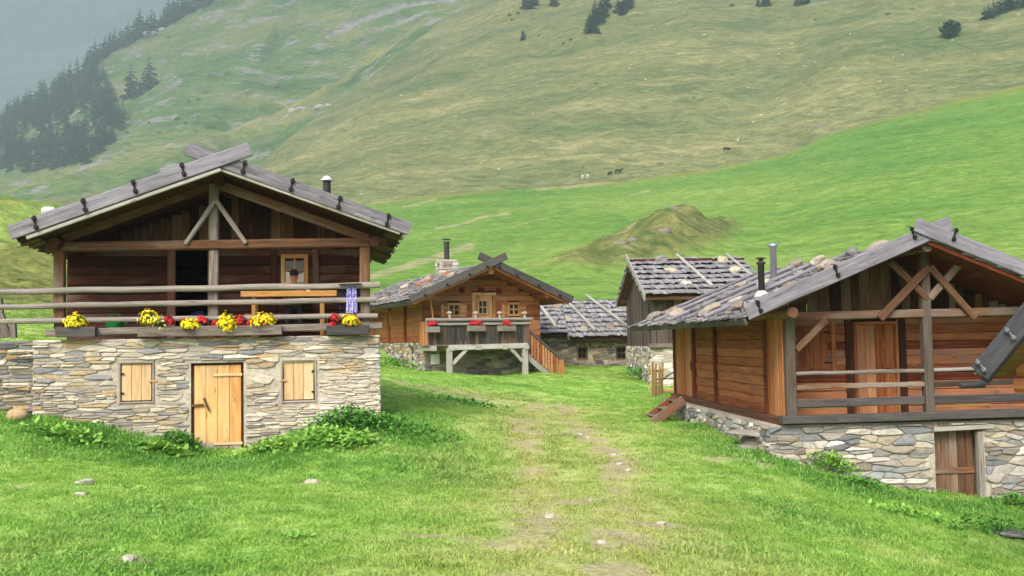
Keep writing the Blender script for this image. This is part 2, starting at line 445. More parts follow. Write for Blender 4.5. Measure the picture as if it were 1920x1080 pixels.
_A = np.block([[_K, _P], [_P.T, np.zeros((3, 3))]])
_W = np.linalg.solve(_A, np.concatenate([_gx[:, 2], np.zeros(3)]))
def ground0(x, y):
    x = np.asarray(x, float); y = np.asarray(y, float); z = _W[_n] + _W[_n + 1] * x + _W[_n + 2] * y
    for i in range(_n): z = z + _W[i] * _phi(np.hypot(x - _gx[i, 0], y - _gx[i, 1]))
    return z
def ground(x, y):
    x = np.asarray(x, float); y = np.asarray(y, float)
    rough = .032 * fbm(x * 1.1, y * 1.1, 3, 3) + .07 * fbm(x * .25, y * .25, 2, 8)
    k = np.clip((y - 24) / 30, 0, 1) * np.clip((-x - 5) / 10, 0, 1)
    rough = rough + k * (.45 * fbm(x * .12, y * .12, 4, 21) + .22 * fbm(x * .5, y * .5, 3, 23))
    return ground0(x, y) + rough
def gz(x, y): return float(ground(np.array([x]), np.array([y]))[0])
_Ds = np.geomspace(3, 80, 400)
def gxy(px, py):
    """where a pixel's ray meets the ground"""
    d = ray(px, py); zz = ground(d.x * _Ds, _Ds) - (EYE + d.z * _Ds)
    i = int(np.argmax(zz > 0)) if (zz > 0).any() else len(_Ds) - 1
    D = _Ds[i]
    if i > 0:
        a, b = zz[i - 1], zz[i]; D = _Ds[i - 1] + (_Ds[i] - _Ds[i - 1]) * (-a / (b - a))
    return d.x * D, D

_tc = np.concatenate([np.linspace(-1.05, -.56, 60, endpoint=False), np.linspace(-.56, .56, 720, endpoint=False), np.linspace(.56, 1.05, 61)])
def curve(pts, smooth=5):
    q = [(ray(x, y).x, ray(x, y).z) for x, y in pts]
    q.sort(); r = np.interp(_tc, [a for a, b in q], [b for a, b in q])
    if smooth:
        k = np.exp(-np.linspace(-2, 2, 2 * smooth + 1) ** 2); k /= k.sum(); r = np.convolve(np.pad(r, smooth, mode='edge'), k, mode='valid')
    return r
def const(D): return np.full_like(_tc, float(D))
def dcurve(pts):
    q = sorted((ray(x, 500).x, D) for x, D in pts); return np.interp(_tc, [a for a, b in q], [b for a, b in q])

D80 = const(80.0)
T80 = (ground(_tc * 80, D80) - EYE) / 80
Tb = curve([(-900, 400), (0, 385), (200, 388), (350, 395), (600, 393), (700, 380), (800, 368), (900, 358), (1000, 354), (1060, 349), (1100, 344), (1180, 340), (1250, 328), (1330, 318), (1400, 305), (1480, 288), (1520, 268), (1560, 251), (1620, 234), (1700, 212), (1800, 186), (1920, 158), (2600, -20), (3000, -60)], 4)
Db = dcurve([(-900, 200), (300, 220), (600, 330), (2600, 350)])
Tr = curve([(-900, 430), (0, 405), (200, 385), (400, 345), (493, 307), (520, 280), (548, 254), (600, 215), (640, 185), (700, 138), (760, 90), (820, 42), (880, 2), (940, -40), (1100, -130), (1300, -200), (1920, -320), (2900, -420)], 4)
Dr = dcurve([(-900, 600), (300, 640), (880, 850), (2600, 1150)])
Tg = Tr - .016; Dg = Dr * 1.08
Ts = curve([(-900, 400), (0, 376), (40, 367), (90, 352), (148, 333), (222, 307), (296, 285), (344, 259), (407, 237), (463, 222), (520, 207), (563, 185), (640, 140), (700, 100), (760, 60), (840, 5), (900, -35), (1100, -160), (1300, -240), (2900, -460)], 6)
Ds_ = Dr * 1.32
Td = Ts - .004; Dd = Ds_ * 1.06
Tm = curve([(-900, 380), (-100, 262), (0, 218), (60, 182), (120, 150), (165, 128), (195, 100), (235, 82), (280, 62), (320, 34), (400, -2), (500, -60), (700, -150), (1100, -260), (2900, -520)], 3)
Dm = const(1450.0)
Tn = Tm - .02; Dn = const(2900.0)
Tf = curve([(-900, -250), (2900, -620)], 2); Df = const(6500.0)

def seg(D0, T0, D1, T1, n, p=1.0):
    s = np.linspace(0, 1, n)[:, None]
    return D0 * (D1 / D0) ** s, T0 + (T1 - T0) * s ** p
def sheet(parts):
    D = np.vstack([q[0] if i == 0 else q[0][1:] for i, q in enumerate(parts)]); T = np.vstack([q[1] if i == 0 else q[1][1:] for i, q in enumerate(parts)])
    X = D * _tc; Z = EYE + D * T
    return X, D.copy(), Z
def relief(X, Y, Z, a1, s1, a2, s2, e0=6, e1=6, seed=0):
    r = Z.shape[0]; k = np.minimum(np.arange(r) / e0, 1.) * np.minimum((r - 1 - np.arange(r)) / e1, 1.)
    return Z + k[:, None] * (a1 * fbm(X / s1, Y / s1, 4, seed) + a2 * fbm(X / s2, Y / s2 * .6 + X / s2 * .5, 3, seed + 5))

nearD = np.concatenate([np.linspace(2, 6, 10, endpoint=False), np.geomspace(6, 30, 230, endpoint=False), np.geomspace(30, 80, 101)])[:, None] * np.ones_like(_tc)
gX, gY = nearD * _tc, nearD.copy(); gZ = ground(gX, gY)
mX, mY, mZ = sheet([seg(D80, T80, Db, Tb, 170)])
_p0 = None
def hit(G, px, py, r0=0, r1=None):
    """first point of a terrain grid along the pixel's ray"""
    X, Y, Z = G; d = ray(px, py); j = int(np.clip(np.searchsorted(_tc, d.x), 1, len(_tc) - 1)); f = (d.x - _tc[j - 1]) / (_tc[j] - _tc[j - 1])
    y = Y[:, j - 1] * (1 - f) + Y[:, j] * f; z = Z[:, j - 1] * (1 - f) + Z[:, j] * f
    T = ((z - EYE) / y)[r0:r1]; ok = T >= d.z
    i = int(np.argmax(ok)) if ok.any() else len(T) - 1
    i += r0
    if i > r0:
        a, b = (z[i - 1] - EYE) / y[i - 1], (z[i] - EYE) / y[i]; q = 0 if b == a else min(1, max(0, (d.z - a) / (b - a)))
        yy = y[i - 1] + (y[i] - y[i - 1]) * q; zz = z[i - 1] + (z[i] - z[i - 1]) * q
    else: yy, zz = y[i], z[i]
    return Vector((d.x * yy, yy, zz))
def segdist(X, Y, a, b):
    ax, ay = a[0], a[1]; bx, by = b[0] - ax, b[1] - ay; t = np.clip(((X - ax) * bx + (Y - ay) * by) / (bx * bx + by * by), 0, 1)
    return np.hypot(X - ax - t * bx, Y - ay - t * by), t
mZ = relief(mX, mY, mZ, .5, 40, .12, 9, 20, 8, 4)
# the knoll of rough brown grass that stands in the mown meadow
ka, kb, kc = hit((mX, mY, mZ), 1062, 512), hit((mX, mY, mZ), 1252, 452), hit((mX, mY, mZ), 1326, 420)
d1, t1 = segdist(mX, mY, ka, kb); d2, t2 = segdist(mX, mY, kb, kc)
wob = 1 + .28 * fbm(mX / 6, mY / 6, 3, 77)
h1 = np.exp(-(d1 / 7.0) ** 2) * (.4 + 4.9 * t1 ** 1.0); h2 = np.exp(-(d2 / 7.0) ** 2) * (5.3 - 4.4 * t2)
kn = np.maximum(h1, h2); mZ = mZ + kn * wob + np.clip(kn, 0, 1) * (.5 * fbm(mX / 2.4, mY / 2.4, 4, 31) + .55 * fbm(mX / 6, mY / 6, 3, 35))
knoll = np.clip((kn - .25) / .9, 0, 1)
mG = (mX, mY, mZ)
hX, hY, hZ = sheet([seg(Db, Tb, Dr, Tr, 270), seg(Dr, Tr, Dg, Tg, 8)])
hZ[:] = relief(hX, hY, hZ, 5.0, 110, 1.7, 20, 10, 30, 11)
_k = np.minimum(np.arange(hX.shape[0]) / 60., 1)[:, None] * np.minimum((hX.shape[0] - 1 - np.arange(hX.shape[0])) / 30., 1)[:, None]
hZ[:] = hZ + _k * 5.0 * fbm((hX - .55 * hY) / 75, (hY + .3 * hX) / 420, 4, 93)
hZ[0] = mZ[-1]
hG = (hX, hY, hZ)
fX, fY, fZ = sheet([seg(Dg, Tg, Ds_, Ts, 70), seg(Ds_, Ts, Dd, Td, 6), seg(Dd, Td, Dm, Tm, 150), seg(Dm, Tm, Dn, Tn, 8)])
fZ = relief(fX, fY, fZ, 10, 130, 4.5, 34, 10, 10, 15)
GUL = [(9, [(556, -10), (540, 30), (520, 80), (495, 120), (474, 150), (455, 182), (440, 200)]), (8, [(350, 70), (330, 95), (305, 112)]), (12, [(648, 150), (600, 210), (560, 250), (520, 285)]), (7, [(700, 60), (660, 110), (620, 150)]), (6, [(255, 205), (240, 225), (225, 250), (200, 290)]), (6, [(420, 110), (400, 150), (380, 170)])]
fcrest = np.exp(-((np.arange(fX.shape[0])[:, None] - 69) / 15.) ** 2) * np.ones_like(_tc)[None, :]
fcrest = fcrest * np.clip(.8 + .6 * fbm(fX / 90, fY / 90, 3, 66), 0, 1)
fG = (fX, fY, fZ)
oX, oY, oZ = sheet([seg(Dn, Tn, Df, Tf, 90)])
oZ = relief(oX, oY, oZ, 60, 700, 16, 150, 8, 8, 19)

def zone(X, Y, Z, polys):
    """0..1 mask: near any of the wear lines (given by the pixels they pass through in the photo) on this grid"""
    v = np.stack([X, Y, Z - EYE], -1); dz = v @ np.array(fwd)
    px = 960 + F * (v @ np.array(rgt)) / dz; py = 540 - F * (v @ np.array(upv)) / dz
    m = np.zeros_like(X)
    for w_, pts in polys:
        for a, b in zip(pts, pts[1:]):
            dd, _ = segdist(px, py * 2.2, (a[0], a[1] * 2.2), (b[0], b[1] * 2.2)); m = np.maximum(m, np.clip(1.4 - dd / w_, 0, 1))
    return m
def make_sheet(name, X, Y, Z, mat, attrs=None, kind='structure'):
    r, c = X.shape; co = np.stack([X, Y, Z], -1).reshape(-1, 3)
    idx = np.arange(r * c).reshape(r, c)
    q = np.stack([idx[:-1, :-1], idx[:-1, 1:], idx[1:, 1:], idx[1:, :-1]], -1).reshape(-1, 4)
    me = bpy.data.meshes.new(name)
    me.vertices.add(len(co)); me.vertices.foreach_set('co', co.ravel().astype(np.float32))
    me.loops.add(q.size); me.loops.foreach_set('vertex_index', q.ravel().astype(np.int32))
    me.polygons.add(len(q)); me.polygons.foreach_set('loop_start', np.arange(0, q.size, 4, dtype=np.int32))
    me.update(calc_edges=True); me.polygons.foreach_set('use_smooth', np.ones(len(q), dtype=bool))
    for k, v in (attrs or {}).items():
        a = me.attributes.new(k, 'FLOAT', 'POINT'); a.data.foreach_set('value', v.ravel().astype(np.float32))
    me.materials.append(mat)
    o = bpy.data.objects.new(name, me); COL.objects.link(o); o['kind'] = kind
    return o

# worn places of the lawn, in metres on the ground
def gline(pts): return [gxy(*p) for p in pts]
trackL = gline([(1000, 758), (985, 800), (990, 850), (1003, 900), (1008, 960), (1015, 1020), (1020, 1080)])
trackR = gline([(1060, 762), (1085, 806), (1130, 840), (1165, 878), (1172, 930), (1160, 990), (1165, 1080)])
mid = gline([(900, 742), (1000, 765), (1070, 850), (1090, 930), (1100, 1000), (1110, 1090)])
def pdist(X, Y, line):
    m = np.full_like(X, 1e9)
    for a, b in zip(line, line[1:]): m = np.minimum(m, segdist(X, Y, a, b)[0])
    return m
wn = fbm(gX * .8, gY * .8, 4, 40)
dl, dr_, dm = pdist(gX, gY, trackL), pdist(gX, gY, trackR), pdist(gX, gY, mid)
dry = np.clip(1.35 - np.minimum(dl, dr_) / .55 + wn * .3, 0, 1)
dry = np.maximum(dry, np.clip(1.35 - dm / 2.1 + wn * .3, 0, 1) * .72)
dry = np.maximum(dry, np.clip(fbm(gX * .45, gY * .45, 4, 50) * .8 - .3, 0, .3))
hump = np.clip((gY - 26) / 10, 0, 1) * np.clip((-gX - 8) / 4, 0, 1)
humpc = hump * np.clip(.85 + .5 * fbm(gX / 6, gY / 6, 4, 60), 0, 1)
bare = np.zeros_like(gX)
for pts, w_ in (([(1062, 812), (1105, 822)], .42), ([(1118, 835), (1150, 852), (1178, 882)], .3), ([(1082, 940), (1130, 938)], .25), ([(985, 985), (1022, 985)], .2), ([(1000, 890), (1030, 892)], .22),
                ([(1085, 1018), (1130, 1022)], .22), ([(1150, 1000), (1170, 1012)], .2), ([(1215, 985), (1262, 985)], .25), ([(760, 1000), (930, 1022)], .09), ([(300, 976), (380, 980)], .09),
                ([(205, 1055), (262, 1052)], .13), ([(120, 1040), (180, 1042)], .1), ([(1028, 970), (1034, 972)], .09), ([(150, 905), (165, 908)], .1), ([(25, 915), (60, 920)], .1), ([(570, 905), (590, 907)], .1),
                ([(1340, 862), (1420, 866)], .3), ([(720, 712), (900, 745)], .25), ([(1120, 800), (1160, 800)], .2)):
    d = pdist(gX, gY, gline(pts)); bare = np.maximum(bare, np.clip(1.3 - d / w_ + .9 * fbm(gX * 3, gY * 3, 3, 70), 0, 1))
bare = bare * .8
bare = np.maximum(bare, np.clip((np.clip(1.1 - np.minimum(dl, dr_) / .45, 0, 1)) * 1.3 * np.clip(fbm(gX * 1.4, gY * 1.4, 4, 72) + .12, 0, 1), 0, .6))
lushl = gline([(70, 800), (200, 822), (340, 850), (410, 880), (470, 866), (560, 830), (640, 800), (715, 795), (760, 780)])
lushr = gline([(1290, 775), (1400, 850), (1580, 912), (1750, 948), (1920, 955)])
lush = np.clip(1.2 - np.minimum(pdist(gX, gY, lushl) / 1.3, pdist(gX, gY, lushr) / 1.1) + wn * .35, 0, 1)
lush = np.maximum(lush, np.clip(1.1 - pdist(gX, gY, gline([(750, 800), (800, 870), (850, 900)])) / 1.6 + wn * .4, 0, 1) * .8)
lush = np.maximum(lush, np.clip(fbm(gX * .5 + 9, gY * .5, 3, 90) * .9 - .2, 0, .55)) * (1 - hump)
dens = np.clip((1 - bare * 1.15), 0, 1) * np.clip(1 - .45 * dry, 0, 1) * np.interp(gY, [5.5, 6, 10, 20, 30, 46, 48], [0, 1.0, .8, .42, .24, .16, 0])
dens = dens * (np.abs(gX / gY) < .62)

def grass_colour(n, l, kind):
    """one colour rule for the soil sheet and the blades"""
    geo = n.new('ShaderNodeNewGeometry'); P = geo.outputs['Position']
    a = noise_node(n, l, P, .55, 5, .65); b = noise_node(n, l, P, 2.6, 4, .65)
    s = math_node(n, l, 'ADD', math_node(n, l, 'MULTIPLY', a.outputs[0], .5), math_node(n, l, 'MULTIPLY', b.outputs[0], .5))
    c1 = ramp(n, [(.34, S('#78a84a')), (.5, S('#9cc35c')), (.66, S('#bcd57c'))]); l.new(s, c1.inputs[0])
    lu = attr(n, 'lush', kind).outputs['Fac']; dr = attr(n, 'dry', kind).outputs['Fac']
    c2 = ramp(n, [(.34, S('#6aa24b')), (.66, S('#97c465'))]); l.new(s, c2.inputs[0])
    c = mix(n, l, math_node(n, l, 'MULTIPLY', lu, .9), c1.outputs[0], c2.outputs[0])
    c3 = ramp(n, [(.34, S('#a6b65c')), (.5, S('#bfc278')), (.66, S('#d6d09c'))]); l.new(s, c3.inputs[0])
    c = mix(n, l, math_node(n, l, 'MULTIPLY', dr, .9), c, c3.outputs[0])
    hu = attr(n, 'hump', kind).outputs['Fac']; c4 = ramp(n, [(.36, S('#4d5a2a')), (.5, S('#7d8446')), (.66, S('#a3a262'))]); l.new(s, c4.inputs[0])
    return mix(n, l, hu, c, c4.outputs[0]), s, P
def ground_mat():
    m, n, l, b = newmat('lawn_ground')
    c, s, P = grass_colour(n, l, 'GEOMETRY')
    fine = noise_node(n, l, P, 14, 5, .7); r = ramp(n, [(.3, .62), (.7, 1.15)]); l.new(fine.outputs[0], r.inputs[0])
    c = mix(n, l, 1., c, r.outputs[0], 'MULTIPLY')
    so_ = ramp(n, [(.3, S('#8d7d64')), (.6, S('#b5a68d')), (.75, S('#d6cdbb'))]); l.new(fine.outputs[0], so_.inputs[0])
    ba = attr(n, 'bare').outputs['Fac']
    c = mix(n, l, ba, c, so_.outputs[0])
    l.new(c, b.inputs['Base Color']); b.inputs['Roughness'].default_value = .95; b.inputs['Specular IOR Level'].default_value = .1
    bump(n, l, fine.outputs[0], .8, .05, b)
    return m
def blade_mat():
    m, n, l, b = newmat('grass_blade')
    c, s, P = grass_colour(n, l, 'INSTANCER')
    r = attr(n, 'rnd'); rr = ramp(n, [(0., .72), (1., 1.25)]); l.new(r.outputs['Fac'], rr.inputs[0])
    c = mix(n, l, 1., c, rr.outputs[0], 'MULTIPLY')
    l.new(c, b.inputs['Base Color']); b.inputs['Roughness'].default_value = .6; b.inputs['Specular IOR Level'].default_value = .2
    tr = n.new('ShaderNodeBsdfTranslucent'); l.new(c, tr.inputs[0]); ms = n.new('ShaderNodeMixShader'); ms.inputs[0].default_value = .5
    l.new(b.outputs[0], ms.inputs[1]); l.new(tr.outputs[0], ms.inputs[2]); l.new(ms.outputs[0], n['Material Output'].inputs[0])
    return m
def hill_mat(name, cols, rockcol, rockamt, streak=1.0, scale=1.0, extra=None, bumpd=1.0, rot=.35, dark=None):
    """rough alpine pasture: tone bands along the slope, scattered stones, rock showing through"""
    m, n, l, b = newmat(name)
    geo = n.new('ShaderNodeNewGeometry'); P = geo.outputs['Position']
    st = noise_node(n, l, mapping(n, l, P, (.012 * scale, .012 * scale, .075 * scale), (0, rot, 0)), 1, 6, .62, .7)
    big = noise_node(n, l, mapping(n, l, P, (.006 * scale, .006 * scale, .02 * scale), (0, rot, 0)), 1, 4, .55, .4)
    fi = noise_node(n, l, mapping(n, l, P, (.16 * scale, .12 * scale, .55 * scale), (0, rot, 0)), 1, 4, .65, .3)
    s = math_node(n, l, 'ADD', math_node(n, l, 'MULTIPLY', st.outputs[0], .45 * streak), math_node(n, l, 'MULTIPLY', big.outputs[0], 1 - .45 * streak - .18))
    s = math_node(n, l, 'ADD', s, math_node(n, l, 'MULTIPLY', fi.outputs[0], .18))
    cr = ramp(n, [(.385 + .23 * i / (len(cols) - 1), c) for i, c in enumerate(cols)]); l.new(s, cr.inputs[0])
    c = cr.outputs[0]
    fr = ramp(n, [(.3, .72), (.7, 1.22)]); l.new(fi.outputs[0], fr.inputs[0]); c = mix(n, l, 1., c, fr.outputs[0], 'MULTIPLY')
    vf = noise_node(n, l, mapping(n, l, P, (.55 * scale, .45 * scale, 1.3 * scale), (0, rot, 0)), 1, 3, .7, .2); vr = ramp(n, [(.32, .74), (.5, 1.), (.68, 1.24)]); l.new(vf.outputs[0], vr.inputs[0]); c = mix(n, l, 1., c, vr.outputs[0], 'MULTIPLY')
    if dark:
        dk = noise_node(n, l, mapping(n, l, P, (.05 * scale, .04 * scale, .16 * scale), (0, rot, 0)), 1, 5, .7, .5)
        drp = ramp(n, [(.58, 0.), (.68, .75)]); l.new(dk.outputs[0], drp.inputs[0]); c = mix(n, l, drp.outputs[0], c, dark)
    if rockamt:
        rk = noise_node(n, l, mapping(n, l, P, (.03 * scale, .03 * scale, .06 * scale)), 1, 8, .72, .3)
        rr = ramp(n, [(.70 - rockamt, 0.), (.76 - rockamt, .9)]); l.new(rk.outputs[0], rr.inputs[0])
        rc = ramp(n, [(.3, tuple(x * .55 for x in rockcol)), (.7, rockcol)]); l.new(fi.outputs[0], rc.inputs[0])
        c = mix(n, l, rr.outputs[0], c, rc.outputs[0])
    if extra: c = extra(n, l, c, fi, P)
    l.new(c, b.inputs['Base Color']); b.inputs['Roughness'].default_value = .95; b.inputs['Specular IOR Level'].default_value = .08
    hs = math_node(n, l, 'ADD', st.outputs[0], math_node(n, l, 'MULTIPLY', fi.outputs[0], .5))
    bump(n, l, hs, .7, bumpd * 6, b)
    return m
def meadow_extra(n, l, c, fi, P):
    k = attr(n, 'knoll').outputs['Fac']; ba = attr(n, 'bare').outputs['Fac']
    f2 = noise_node(n, l, P, .3, 6, .75)
    kc_ = ramp(n, [(.36, S('#3a4425')), (.48, S('#5c6538')), (.58, S('#7c7b48')), (.68, S('#968d66'))]); l.new(f2.outputs[0], kc_.inputs[0])
    kk = math_node(n, l, 'MULTIPLY', k, math_node(n, l, 'ADD', f2.outputs[0], .45), True)
    c = mix(n, l, kk, c, kc_.outputs[0])
    bc = ramp(n, [(.3, S('#8e8560')), (.7, S('#b9ad8c'))]); l.new(f2.outputs[0], bc.inputs[0])
    br = ramp(n, [(.42, 0.), (.72, .75)]); l.new(math_node(n, l, 'MULTIPLY', ba, math_node(n, l, 'ADD', fi.outputs[0], .15)), br.inputs[0])
    ed = attr(n, 'edge').outputs['Fac']
    oc = ramp(n, [(.3, S('#6f6f35')), (.7, S('#8f8a4b'))]); l.new(fi.outputs[0], oc.inputs[0])
    c = mix(n, l, ed, c, oc.outputs[0])
    return mix(n, l, br.outputs[0], c, bc.outputs[0])
M['ground'] = ground_mat(); M['blade'] = blade_mat()
M['meadow'] = hill_mat('mown_meadow', [S('#507a31'), S('#5e8438'), S('#6d8c3e'), S('#7d9548')], None, 0, .8, 2.0, meadow_extra, .05, -.3)
M['hillside'] = hill_mat('dry_alpine_pasture', [S('#566a40'), S('#6c754c'), S('#7d8054'), S('#949064')], S('#9b958a'), .03, 1.2, 1.0, None, .9, -.4, S('#535f38'))
def far_extra(n, l, c, fi, P):
    a = attr(n, 'rock').outputs['Fac']; t = noise_node(n, l, mapping(n, l, P, (.07, .07, .13)), 1, 6, .7, .3)
    r = ramp(n, [(.52, 0.), (.66, .9)]); l.new(math_node(n, l, 'MULTIPLY', a, math_node(n, l, 'ADD', t.outputs[0], .15)), r.inputs[0])
    cc_ = ramp(n, [(.34, S('#777848')), (.66, S('#aba269'))]); l.new(fi.outputs[0], cc_.inputs[0])
    c = mix(n, l, math_node(n, l, 'MULTIPLY', attr(n, 'crest').outputs['Fac'], .85), c, cc_.outputs[0])
    c = mix(n, l, math_node(n, l, 'MULTIPLY', math_node(n, l, 'MULTIPLY', attr(n, 'gully').outputs['Fac'], fi.outputs[0]), .7), c, S('#4b5f3f'))
    rc = ramp(n, [(.35, S('#6d6866')), (.65, S('#b3adab'))]); l.new(fi.outputs[0], rc.inputs[0])
    return mix(n, l, r.outputs[0], c, rc.outputs[0])
M['farhill'] = hill_mat('green_rocky_slope', [S('#41612f'), S('#58743a'), S('#728047'), S('#8a8852')], S('#a29d99'), .16, .9, .75, far_extra, 1.6, -.5, S('#2c4526'))
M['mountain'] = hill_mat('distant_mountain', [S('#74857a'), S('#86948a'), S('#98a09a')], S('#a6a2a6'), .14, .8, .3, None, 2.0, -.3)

make_sheet('ground', gX, gY, gZ, M['ground'], dict(dry=dry, bare=bare, lush=lush, hump=humpc))
mbare = zone(mX, mY, mZ, [(9, [(690, 382), (755, 373)]), (6, [(755, 388), (785, 384)]), (8, [(790, 380), (815, 374)]), (5, [(865, 380), (872, 379)]), (5, [(826, 391), (830, 391)]), (9, [(1010, 356), (1035, 352)]),
                          (11, [(1060, 352), (1150, 340), (1165, 336)]), (7, [(1195, 333), (1235, 328)]), (9, [(820, 428), (870, 420), (900, 408), (955, 400)]), (18, [(690, 520), (760, 500), (830, 478), (880, 462)]),
                          (3.5, [(960, 425), (1030, 408)]), (6, [(1180, 366), (1215, 358)])])
medge = np.zeros_like(mX); medge[-7:] = np.linspace(0, 1, 7)[:, None] * (_tc[None, :] < .0 + 2)
medge = np.clip(medge * (1 + 1.2 * fbm(mX / 15, mY / 15, 3, 5)), 0, 1) * .8
make_sheet('meadow', mX, mY, mZ, M['meadow'], dict(knoll=knoll, bare=mbare, edge=medge))
make_sheet('hillside', hX, hY, hZ, M['hillside'])
gully = np.clip(zone(fX, fY, fZ, [(w_ * 1.7, q_) for w_, q_ in GUL]) * (.75 + .5 * fbm(fX / 25, fY / 25, 3, 97)), 0, 1); fZ[:] = fZ - 5 * gully * np.clip(np.minimum(np.arange(fX.shape[0]), fX.shape[0] - 1 - np.arange(fX.shape[0])) / 12., 0, 1)[:, None]
frock = zone(fX, fY, fZ, [(16, [(615, 70), (660, 45), (700, 30), (760, 12), (800, 4), (850, 2)]), (12, [(700, 60), (760, 40), (800, 22)]), (9, [(868, 12), (840, 40), (812, 68)]), (8, [(385, 96), (430, 86)]), (8, [(490, 38), (520, 30)]), (7, [(430, 182), (470, 165)]),
                           (9, [(120, 218), (160, 205)]), (7, [(540, 208), (620, 198)]), (8, [(150, 318), (195, 300)]), (5, [(270, 70), (300, 60)]), (6, [(505, 235), (540, 215)])])
make_sheet('far_hillside', fX, fY, fZ, M['farhill'], dict(rock=frock, crest=fcrest, gully=gully))
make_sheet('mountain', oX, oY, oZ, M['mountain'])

# grass: short blades on the lawn, one object
def grass_clump(seed, nb, R, h0, h1):
    rg = random.Random(seed); mb = MB()
    for _ in range(nb):
        r = R * math.sqrt(rg.random()); a = rg.random() * 6.283; x, y = r * math.cos(a), r * math.sin(a)
        h = rg.uniform(h0, h1); wd = rg.uniform(.004, .008); b = rg.random() * 6.283; lean = rg.uniform(.5, 1.7) * h; dx, dy = math.cos(b), math.sin(b)
        px_, py_ = -dy * wd, dx * wd
        mb.add([(x - px_, y - py_, -.01), (x + px_, y + py_, -.01), (x + dx * lean * .45 + px_ * .8, y + dy * lean * .45 + py_ * .8, h * .6), (x + dx * lean * .45 - px_ * .8, y + dy * lean * .45 - py_ * .8, h * .6), (x + dx * lean, y + dy * lean, h * .92)],
               [[0, 1, 2, 3], [3, 2, 4]], None, rg.random())
    return mb
gsrc = bpy.data.collections.new('grass_source')       # never linked to the scene itself: only instanced by the grass object
for i in range(6):
    o = grass_clump(100 + i, 44, .16, .010, .022 + .010 * (i % 3)).build('grass_tuft', M['blade'])
    COL.objects.unlink(o); gsrc.objects.link(o)
r0, r1 = int(np.argmax(nearD[:, 0] >= 5.4)), int(np.argmax(nearD[:, 0] >= 48))
cs = np.where(np.abs(_tc) < .66)[0]; sl_ = (slice(r0, r1), slice(cs[0], cs[-1] + 1))
go = make_sheet('grass', gX[sl_], gY[sl_], gZ[sl_], M['blade'], dict(dry=dry[sl_], lush=lush[sl_], dens=dens[sl_], hump=humpc[sl_]), 'stuff')
tag(go, 'short green lawn grass covering the ground between the huts', 'grass')
ng = bpy.data.node_groups.new('grass_scatter', 'GeometryNodeTree')
ng.interface.new_socket('Geometry', in_out='INPUT', socket_type='NodeSocketGeometry'); ng.interface.new_socket('Geometry', in_out='OUTPUT', socket_type='NodeSocketGeometry')
N = ng.nodes; gi = N.new('NodeGroupInput'); gout = N.new('NodeGroupOutput')
dp = N.new('GeometryNodeDistributePointsOnFaces'); na = N.new('GeometryNodeInputNamedAttribute'); na.data_type = 'FLOAT'; na.inputs[0].default_value = 'dens'
mu = N.new('ShaderNodeMath'); mu.operation = 'MULTIPLY'; mu.inputs[1].default_value = 85.0
ci = N.new('GeometryNodeCollectionInfo'); ci.inputs[0].default_value = gsrc; ci.inputs[1].default_value = True; ci.inputs[2].default_value = True
ip = N.new('GeometryNodeInstanceOnPoints'); ip.inputs['Pick Instance'].default_value = True
rv = N.new('FunctionNodeRandomValue'); rv.data_type = 'FLOAT_VECTOR'; rv.inputs[0].default_value = (-.12, -.12, 0); rv.inputs[1].default_value = (.12, .12, 6.283)
nl = N.new('GeometryNodeInputNamedAttribute'); nl.data_type = 'FLOAT'; nl.inputs[0].default_value = 'lush'
rs = N.new('FunctionNodeRandomValue'); rs.data_type = 'FLOAT'; rs.inputs[2].default_value = .7; rs.inputs[3].default_value = 1.25
sm = N.new('ShaderNodeMath'); sm.operation = 'MULTIPLY_ADD'; sm.inputs[1].default_value = 1.0
L_ = ng.links
L_.new(gi.outputs[0], dp.inputs['Mesh']); L_.new(na.outputs['Attribute'], mu.inputs[0]); L_.new(mu.outputs[0], dp.inputs['Density'])
L_.new(dp.outputs['Points'], ip.inputs['Points']); L_.new(ci.outputs[0], ip.inputs['Instance']); L_.new(rv.outputs[0], ip.inputs['Rotation'])
L_.new(nl.outputs['Attribute'], sm.inputs[0]); L_.new(rs.outputs[1], sm.inputs[2]); L_.new(sm.outputs[0], ip.inputs['Scale'])
L_.new(ip.outputs[0], gout.inputs[0])
go.modifiers.new('scatter', 'NODES').node_group = ng

# the moist air of the valley: far slopes fade to pale blue
hz = MB(); box(hz, (-7400, -60, -40), (7400, 6800, 3900))
def haze_mat():
    m = bpy.data.materials.new('valley_haze'); m.use_nodes = True; n = m.node_tree.nodes; n.clear()
    out = n.new('ShaderNodeOutputMaterial'); v = n.new('ShaderNodeVolumePrincipled')
    v.inputs['Color'].default_value = (.70, .86, 1.0, 1); v.inputs['Density'].default_value = HAZE; v.inputs['Anisotropy'].default_value = .1
    m.node_tree.links.new(v.outputs[0], out.inputs['Volume']); return m
HAZE = .00030
ho = hz.build('haze', haze_mat()); ho['kind'] = 'stuff'; ho['label'] = 'pale blue haze in the valley air before the far slopes'
